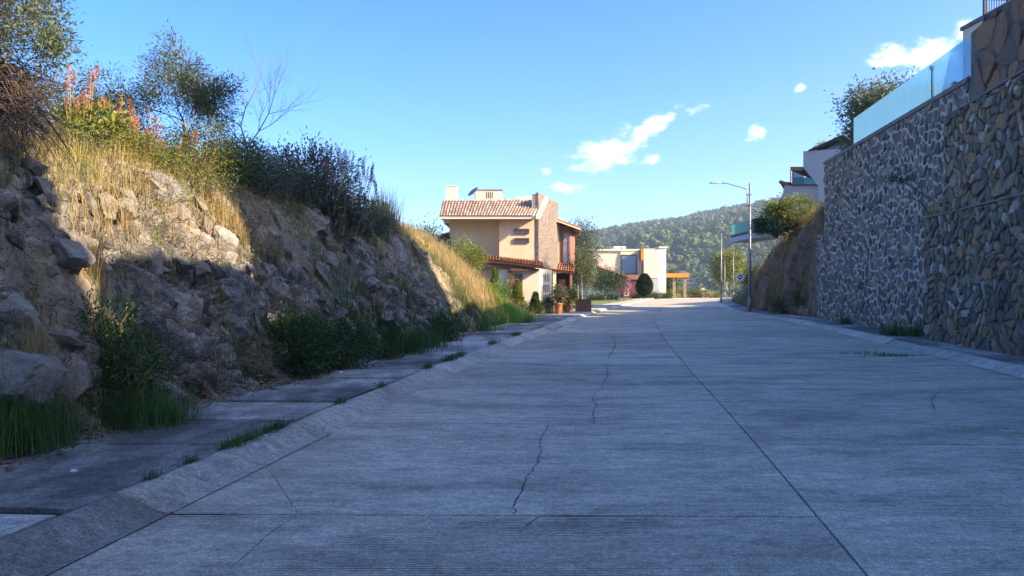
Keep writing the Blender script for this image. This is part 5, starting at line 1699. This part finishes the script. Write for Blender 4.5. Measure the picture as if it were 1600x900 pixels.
# foot of the bank
tuft('grass_tuft', 'dense dark green grass clump at the lower left edge', at(22, 697, 6.62), 1900, .50, .007, M['grass'], .22, .3)
tuft('grass_tuft', 'big dark green grass clump beside the stalk litter', at(225, 680, 8.0), 1700, .52, .007, M['grass'], .22, .4)
S('weed_bush', 'leafy weed rising behind the big dark green grass clump', 'weed', at(200, 640, 8.2), .85, .42, 40, 2600, .05, .02, M['leaf_weed'], M['stem_dry'], .10)
S('weed_bush', 'feathery weed climbing the rock above the grass clump', 'weed', at(170, 560, 8.1), .62, .40, 40, 1500, .05, .016, M['leaf_weed'], M['stem_dry'], .10)
S('weed_bush', 'broad dark leafy bush spilling over the sidewalk', 'bush', at(460, 600, 12.35), 1.15, (.62,.6), 60, 6500, .075, .03, M['leaf_weed'], M['stem_dry'], .12)
S('weed_bush', 'right shoulder of dark leafy growth beside the broad bush', 'bush', at(535, 585, 13.6), .95, .55, 50, 4200, .07, .028, M['leaf_weed'], M['stem_dry'], .12)
S('weed_bush', 'low dark weed clump left of the broad bush by the litter', 'weed', at(392, 612, 11.4), .38, .36, 30, 1900, .055, .02, M['leaf_weed'], M['stem_dry'], .08)
S('weed_bush', 'small weed clump between the litter and the low weeds', 'weed', at(335, 622, 10.6), .34, .3, 30, 1300, .05, .02, M['leaf_weed'], M['stem_dry'], .08)
tuft('grass_tuft', 'green grass clump right of the dark leafy bushes', at(618, 556, 17.0), 1100, .70, .012, M['grass'], .34, .4)
tuft('grass_tuft', 'second green grass clump along the bank foot', at(655, 548, 18.6), 900, .65, .012, M['grass'], .32, .4)
S('weed_bush', 'rounded green weed at the middle of the bank foot', 'weed', at(690, 537, 20.5), .72, .42, 40, 2500, .08, .03, M['leaf_weed'], M['stem_dry'], .12)
tuft('grass_tuft', 'dark grass clump just inside the shadow end', at(735, 522, 25.5), 1000, .60, .014, M['grass'], .45, .4)
S('weed_bush', 'low creeping weed at the grass clump near the sidewalk', 'weed', at(600, 575, 15.4), .32, .4, 30, 1500, .06, .025, M['leaf_mid'], M['stem_dry'], .10)
tuft('grass_tuft', 'bright green sunlit grass mound at the end of the bank', at(800, 511, 31.5), 2000, .75, .016, M['grass_bright'], .42, .4)
S('shrub', 'sunlit yellow green shrub on the straw slope beside the tan house', 'shrub', bank_pt(722, 35.5, -.2), 1.9, 1.05, 40, 3800, .12, .05, M['leaf_yellow'], M['bark'], .22)
S('shrub', 'bright green leafy shrub low on the slope by the bank end', 'shrub', bank_pt(776, 33.5, -.1), .75, .5, 30, 1500, .1, .04, M['grass_bright'], M['bark'], .15)
for i, (px, py, d) in enumerate([(716,463,27.5),(727,486,26.6)]):
    b = at(px, py, d)
    t = thing('flower_clump', ['violet flower clump at the shadow line on the slope','smaller violet flowers lower on the slope'][i], 'flowers', b)
    C = ellipsoid(16, b+np.array([0,0,.1]), (.2,.2,.28), .1)
    P, off = clumped(500, C, .06); V, Fc = leaves(P, unit(off+np.array([0,0,.05])), .06, .045, .2); obj('petals', V, Fc, M['flower_purple'], t)
    V, Fc = blades(b+rng.normal(0,.1,(120,3))*np.array([1,1,0])-np.array([0,0,.25]), .5, .012, .4); obj('leaves', V, Fc, M['grass'], t)
# weeds in the kerb seam
kw = []
for i, (px, py, n, s_) in enumerate([(385,688,330,.16),(350,697,180,.10),(420,670,240,.14),(300,722,70,.06),(238,748,60,.05),(690,562,240,.22),(712,556,160,.2),(660,575,110,.14),(600,603,90,.12),(545,629,80,.10),(760,537,130,.25),(800,524,150,.3)]):
    d = (CAM_H-.13)*F_PX/(py-450.); b = at(px, py, d)
    t_ = rng.normal(0, s_, n)
    P = np.stack([roadL(d+t_)-.43+rng.normal(0,.025+.12*s_,n), d+t_, np.full(n,.125)], 1)
    kw.append(blades(P, .08+.004*d, .005+.0004*d, 1.3))
stuff('kerb_weeds', 'low green weeds sprouting in the seam between left kerb and sidewalk', 'weeds', kw, M['grass'])

# ------------------------------------------------------------------ litter bits
def bits():
    white = m_surface('litter_white', (.62,.62,.60), (.5,.5,.5), 8, .7)
    for (px,py,s,lab) in ((533,583,.05,'small white scrap lying under the broad leafy bush'),(116,739,.035,'pale pebble on the stained sidewalk'),(136,672,.06,'crumpled pale scrap among the stalk litter')):
        d = (CAM_H-.14)*F_PX/(py-450.)
        me = rock_mesh(px, (1,.7,.5), 12); me.materials.append(white)
        o = bpy.data.objects.new('litter_scrap', me); link(o); o.location = tuple(at(px,py,d)+np.array([0,0,.02])); o.scale = (s,s,s)
        tag(o, lab, 'litter')
bits()

# ------------------------------------------------------------------ garden of the tan house
def conifer(label, px, py, d, h, r, mat=None):
    b = at(px, py, d); b[2] = max(.08, b[2])
    t = thing('cypress', label, 'cypress', b, 'small cypresses by the tan house')
    n = 2600
    z = rng.uniform(0,1,n)**.8; a = rng.uniform(0,6.283,n)
    rr = r*np.clip((1-z)**.7+.05, 0, 1)*np.minimum(1, z*7+.5)*rng.uniform(.55,1.08,n)*(1+.16*np.sin(a*3+z*9))
    P = b+np.stack([np.cos(a)*rr, np.sin(a)*rr, .08+z*h*.95], 1)
    D = unit(np.stack([np.cos(a)*.6, np.sin(a)*.6, np.full(n,1.)], 1)+rng.normal(0,.25,(n,3)))
    V, Fc = leaves(P, D, .14, .05, .2); obj('foliage', V, Fc, mat or M['grass_bright'], t)
    MB().tube([b-np.array([0,0,.1]), b+np.array([0,0,h*.7])], [.04,.012], 6).build('trunk', M['bark'], t)
conifer('thin young cypress half hidden behind the straw slope', 773.5, 463, 39., 1.35, .17)
conifer('tall bushy cypress in front of the porch window', 809, 489, 40.5, 1.75, .40, M['leaf_yellow'])
conifer('short pointed cypress at the corner of the cream wall', 836.5, 493, 39.5, 1.15, .31, M['leaf_mid'])
S('shrub', 'purple bronze shrub beside the tall bushy cypress', 'shrub', at(799,484,40.8), 2.0, .32, 24, 900, .12, .05, M['flower_red'], M['bark'], .13)
S('shrub', 'round clipped green shrub against the bright side wall', 'shrub', at(857,489.5,42.3), .85, .42, 24, 2200, .08, .04, M['leaf_mid'], M['bark'], .10)
S('shrub', 'low groundcover plant at the foot of the cream wall', 'shrub', at(822,488,41.5), .35, .45, 16, 700, .1, .04, M['leaf_mid'], M['bark'], .1)
def potted(label, px, py, d, leafmat, h, r, pot_h=.6, pot_r=.22, pink=False):
    b = at(px, py, d); b[2] = .12
    t = thing('potted_plant', label, 'potted plant', b)
    prof = [(pot_r*.62,0),(pot_r*.9,pot_h*.5),(pot_r*.95,pot_h*.85),(pot_r*1.08,pot_h*.88),(pot_r*1.08,pot_h),(pot_r*.85,pot_h),(pot_r*.8,pot_h*.9)]
    V = []; Fc = []; k = 16
    for (rr, z) in prof:
        V += [b+np.array([rr*math.cos(2*math.pi*j/k), rr*math.sin(2*math.pi*j/k), z]) for j in range(k)]
    for i in range(len(prof)-1):
        for j in range(k): Fc.append((i*k+j, i*k+(j+1)%k, (i+1)*k+(j+1)%k, (i+1)*k+j))
    Fc.append(tuple(range((len(prof)-1)*k, len(prof)*k)))
    MB().add(V, Fc).build('pot', M['terracotta'], t, True)
    top = b+np.array([0,0,pot_h*.9])
    C = ellipsoid(26, top+np.array([0,0,h*.5]), (r,r,h*.5), .3)
    P, off = clumped(1300, C, .10); V, Fc = leaves(P, unit(off+np.array([0,0,.04])), .16, .05, .2, .2); obj('foliage', V, Fc, leafmat, t)
    if pink:
        P, off = clumped(400, C, .13); V, Fc = leaves(P, unit(off), .07, .06, .2); obj('petals', V, Fc, M['flower_pink'], t)['kind'] = 'stuff'
potted('terracotta pot of pink flowers at the garden edge', 872.5, 490, 42., M['leaf_olive'], 1.0, .40, .62, .24, True)
potted('terracotta pot with bushy yellow green plant beside the pink flowers', 886, 487, 44.5, M['leaf_yellow'], 1.1, .50, .45, .25)
def planter_box():
    d = 46.; x0 = (901-800)/F_PX*d; x1 = (924-800)/F_PX*d
    t = thing('planter', 'square brown planter block at the garden corner by the sidewalk', 'planter', ((x0+x1)/2, d, .1))
    MB().box(x0, x1, d, d+.9, .08, .82).build('box', M['planter'], t)
    MB().box(x0-.03, x1+.03, d-.03, d+.93, .82, .88).build('rim', M['planter'], t)
    MB().box(x0+.05, x1-.05, d+.05, d+.85, .881, .9).build('soil', M['soil'], t)
planter_box()
def crown_tree(label, base, h, trunk_h, rad, nclump, nleaf, L, W, leafmat, barkmat, nt=1, spread=.15, clump=.3, zr=None, group=None):
    base = np.array(base, float)
    t = thing('tree', label, 'tree', base, group)
    C = ellipsoid(nclump, base+np.array([0,0,trunk_h+(h-trunk_h)*.5]), (rad, rad, zr or (h-trunk_h)*.5), .35)
    segs = []
    for k in range(nt):
        p = base+np.array([random.gauss(0,spread), random.gauss(0,spread), -.1]); q = base+np.array([random.gauss(0,spread*1.5), random.gauss(0,spread*1.5), trunk_h+(h-trunk_h)*.4])
        m = (p+q)/2+np.array([random.gauss(0,.05),random.gauss(0,.05),0])
        r = .035*h/3
        segs += [(p,m,r*1.3,r),(m,q,r,r*.6)]
        for c in C[rng.permutation(len(C))[:max(4, nclump//(3*nt))]]:
            s = m*.3+q*.7
            segs += [(s,(s+c)/2+np.array([0,0,.1]),r*.4,r*.25),((s+c)/2+np.array([0,0,.1]),c,r*.25,r*.1)]
    V, Fc = segs_mesh([s[0] for s in segs],[s[1] for s in segs],[s[2] for s in segs],[s[3] for s in segs],6)
    obj('trunk', V, Fc, barkmat, t)
    P, off = clumped(nleaf, C, clump)
    V, Fc = leaves(P, unit(off+rng.normal(0,.1,P.shape)), L, W, .2, .15); obj('crown', V, Fc, leafmat, t)
    return t
crown_tree('slender multi stemmed tree with airy olive crown behind the planter', (4.75,49.5,.1), 4.1, 1.7, .75, 50, 5200, .11, .04, M['leaf_olive'], M['bark_pale'], 3, .16, .20)
crown_tree('tall dark conifer like tree behind the right end of the tan house', (5.7,62,.1), 7.0, .8, 1.25, 110, 14000, .18, .07, M['leaf_grey'], M['bark'], 1, .1, .4)
crown_tree('leafy tree behind the left edge of the tan house', (-6.3,50,1.2), 4.6, 1.0, 1.9, 60, 4800, .2, .08, M['leaf_olive'], M['bark'], 2, .2, .35)
crown_tree('second leafy tree left of the tan house by the slope', (-4.9,42.5,2.2), 2.7, .6, .95, 40, 2800, .15, .06, M['leaf_olive'], M['bark'], 2, .2, .25)
crown_tree('dark flat topped tree in the garden before the cream house', (11.0,86,.1), 3.4, 1.2, 2.3, 60, 5200, .22, .08, M['leaf_dark'], M['bark'], 3, .25, .4)
crown_tree('small pink leafed tree beside the dark flat topped tree', (13.5,89,.1), 2.4, .8, .8, 26, 1200, .18, .08, M['flower_pink'], M['bark'], 2, .1, .2)
crown_tree('yellow green clump of foliage behind the dark flat topped tree', (9.7,97,.1), 4.0, 1.6, 1.3, 30, 1800, .22, .1, M['leaf_yellow'], M['bark'], 2, .2, .3)
def topiary():
    b = np.array([(1007-800)/F_PX*100, 100., .1])
    t = thing('topiary', 'egg shaped clipped dark green topiary tree before the cream house', 'tree', b)
    n = 9000; z = rng.uniform(0,1,n); a = rng.uniform(0,6.283,n)
    rr = 1.0*np.sin(np.clip(z,0.02,1)**.75*math.pi*.97)**.75*rng.uniform(.6,1.04,n)**.6
    P = b+np.stack([np.cos(a)*rr, np.sin(a)*rr, .55+z*2.75], 1)
    V, Fc = leaves(P, unit(np.stack([np.cos(a),np.sin(a),z*2-1],1)+rng.normal(0,.4,(n,3))), .26, .17, .2); obj('crown', V, Fc, M['leaf_dark'], t)
    MB().tube([b-np.array([0,0,.1]), b+np.array([0,0,1.2])], [.09,.07], 8).build('trunk', M['bark'], t)
topiary()
for i, (px, d, h, r, mt) in enumerate([(930,92,.6,1.0,'leaf_mid'),(952,95,.5,1.1,'leaf_dark'),(1000,108,.7,1.0,'leaf_dark'),(1020,109,.7,1.0,'leaf_mid'),(1040,112,.9,.9,'leaf_mid'),(1060,120.6,1.4,1.5,'leaf_yellow'),(1078,120.6,1.5,1.6,'leaf_mid'),(1095,120.4,1.2,1.5,'leaf_yellow'),(1118,119,.9,1.5,'leaf_yellow')]):
    x = (px-800)/F_PX*d
    S('shrub', ['low green hedge plant left in the far garden','dark low shrub under the flat topped tree','dark shrub at the foot of the topiary','green shrub right of the topiary','green shrub at the corner of the cream house','sunlit shrub behind the left pergola column','green shrub between and behind the pergola columns','sunlit yellow shrub before the low cream wall','yellow shrub at the far bend of the road'][i], 'shrub', (x,d,-.1), h, r, 20, 1500, .22, .09, M[mt], M['bark'], .25)
crown_tree('sunlit yellow green tree beyond the lamp posts at the bend', (37.5,128,-.5), 8.8, 2.2, 2.6, 80, 5200, .42, .18, M['leaf_yellow'], M['bark'], 2, .3, .5)
crown_tree('rounder green tree right of the sunlit tree at the bend', (42.5,130,-.5), 6.4, 1.2, 2.6, 60, 3600, .42, .18, M['leaf_mid'], M['bark'], 2, .3, .5)
crown_tree('low green tree beyond the low cream wall', (31,150,-1.), 6.2, 1.2, 3.4, 60, 3600, .45, .2, M['leaf_mid'], M['bark'], 2, .3, .6)
crown_tree('broad green tree behind the pergola', (27,152,-1.), 6.0, 1.2, 3.6, 60, 3600, .45, .2, M['leaf_yellow'], M['bark'], 2, .3, .6)

# ------------------------------------------------------------------ right side plants
def rscatter(n, d0, d1, w0, w1, clump=.2):
    k = max(1, n//45); dc = rng.uniform(d0,d1,k); wc = rng.uniform(w0,w1,k); i = rng.integers(0,k,n)
    d = np.clip(dc[i]+rng.normal(0,clump,n), d0, d1); w = np.clip(wc[i]+rng.normal(0,clump*.5,n), .05, None)
    return np.stack([rbankX(d)+w-.12, d, rbank_z(d,w)-.02], 1)
UPR = unit(np.array([-.75,-.1,.65]))
stuff('dry_grass', 'dry brown grass hanging over the earth cutting', 'grass',
      [blades(rscatter(7000, 36.3, 62, .5, 1.9), .42, .016, .6, UPR), blades(rscatter(8000, 36.3, 66, 1.5, 3.4), .6, .016, .45), blades(rscatter(4000, 60, 100, .1, 3), .45, .018, .5)], M['dry'])
stuff('green_grass', 'green tufts on the earth cutting and its foot', 'grass',
      [blades(rscatter(3200, 38, 75, .0, .35, .2), .5, .018, .5)], M['dry_green'])
S('weed_bush', 'dark green weeds at the foot of the cutting right of the street lamp', 'weed', at(1232,489,42.5), .75, (1.1,.5), 30, 2200, .12, .05, M['leaf_weed'], M['bark'], .2)
S('weed_bush', 'dark green weeds at the wall end beside the cutting', 'weed', at(1262,484,39.6), 1.15, (.6,.4), 30, 1800, .12, .05, M['leaf_weed'], M['bark'], .2)
b = np.array([(1243-800)/F_PX*44.5, 44.5, 5.3])
S('shrub', 'sunlit yellow green shrub on top of the earth cutting', 'shrub', b, 1.75, (1.75,1.2), 50, 5200, .15, .06, M['leaf_yellow'], M['bark'], .2)
S('shrub', 'dark shrub below the sunlit shrub on the cutting', 'shrub', b+np.array([-.9,.8,-.6]), 1.4, (1.4,1.0), 40, 3000, .14, .06, M['leaf_dark'], M['bark'], .2)
crown_tree('leafy tree behind the glass balustrade above the stone wall', (19.7,39.,6.6), 6.1, 1.2, 2.3, 150, 17000, .20, .085, M['leaf_olive'], M['bark'], 3, .3, .3)
crown_tree('second leafy tree nearer behind the glass balustrade', (21.2,37.2,6.6), 5.2, 1.0, 1.8, 100, 11000, .19, .08, M['leaf_olive'], M['bark'], 3, .3, .25)
S('shrub', 'small yellow green roof plants on the grey white house', 'shrub', at(1286,236,50.3), .5, (.6,.3), 20, 700, .12, .06, M['leaf_yellow'], M['bark'], .12)
# fern palm leaning out from the wall ledge, and dry tussocks
def ledge_plant():
    root = np.array([lineB(21.6)+.1, 21.4, 3.6])
    t = thing('ledge_plant', 'spindly plant with ferny green head leaning out from the wall ledge', 'plant', root)
    head = at(1410, 283, 21.6); 
    q = [root, root+np.array([-.35,-.05,.45]), at(1440,302,21.5), head]
    b = MB(); b.tube(q, [.03,.022,.016,.012], 6); b.tube([q[1], at(1420,306,21.4)], [.014,.008], 5); b.tube([q[2], at(1478,325,21.2), at(1500,340,20.9)], [.014,.012,.01], 5)
    b.build('stem', M['bark'], t)
    for k in range(13):
        a = -.3+k*.27; dirv = np.array([-math.cos(a)*.9, random.uniform(-.5,.5), math.sin(a)*.45+.05])
        tip = head+unit(dirv)*random.uniform(.4,.65)-np.array([0,0,.08])
        s = np.linspace(0,1,16)[:,None]; P = head*(1-s)+tip*s + np.array([0,0,1.])*(s*(1-s)*.25)
        P = np.repeat(P,3,0); D = unit(rng.normal(0,.7,P.shape)+unit(dirv)*.5)
        V, Fc = leaves(P, D, .10, .018, .2, .3); obj('frond', V, Fc, M['leaf_grey'], t)
ledge_plant()
for i, (px, py, d, n, L) in enumerate([(1462,345,21.3,150,.6),(1488,344,20.8,190,.75),(1512,340,20.4,110,.5)]):
    tuft('grass_tuft', ['dry tussock at the outer end of the wall ledge','tall dry tussock in the middle of the wall ledge','small dry tussock at the inner end of the wall ledge'][i], at(px,py,d), n, L, .012, M['dry_green'] if i==1 else M['dry'], .10, .45)
for i, (px, py, n) in enumerate([(1438,526,420),(1325,506,240),(1400,524,420),(1560,545,300)]):
    d = (CAM_H-.12)*F_PX/(py-450.)
    tuft('grass_tuft', ['green grass clump at the foot of the near brown wall','green tuft at the foot of the far wall','thin grass patch left of the clump at the wall foot','thin weeds at the wall foot near the right edge'][i], at(px,py,d), n, .42, .012, M['grass'], .22, .45)
rw = []
for px, py, n in [(1400,556,160),(1350,553,110),(1385,557,110)]:
    d = CAM_H*F_PX/(py-450.); b = at(px,py,d)
    rw.append(blades(b+rng.normal(0,1,(n,3))*np.array([.3,.10,0]), .09, .010, 1.0))
stuff('road_weeds', 'sparse weeds in a joint of the right lane near the wall', 'weeds', rw, M['grass'])

# ------------------------------------------------------------------ air
def build_haze():
    b = MB().box(-1950, 1950, -1950, 1950, -90, 240)
    m = bpy.data.materials.new('haze_air'); m.use_nodes = True
    nt = m.node_tree; nt.nodes.clear()
    out = nt.nodes.new('ShaderNodeOutputMaterial'); v = nt.nodes.new('ShaderNodeVolumePrincipled')
    v.inputs['Color'].default_value = (.62,.78,1,1); v.inputs['Density'].default_value = HAZE
    v.inputs['Anisotropy'].default_value = .2
    nt.links.new(v.outputs[0], out.inputs['Volume'])
    o = b.build('haze', m)
    tag(o, 'thin blue haze in the air over the valley', 'haze', kind='stuff')
HAZE = .00026
build_haze()
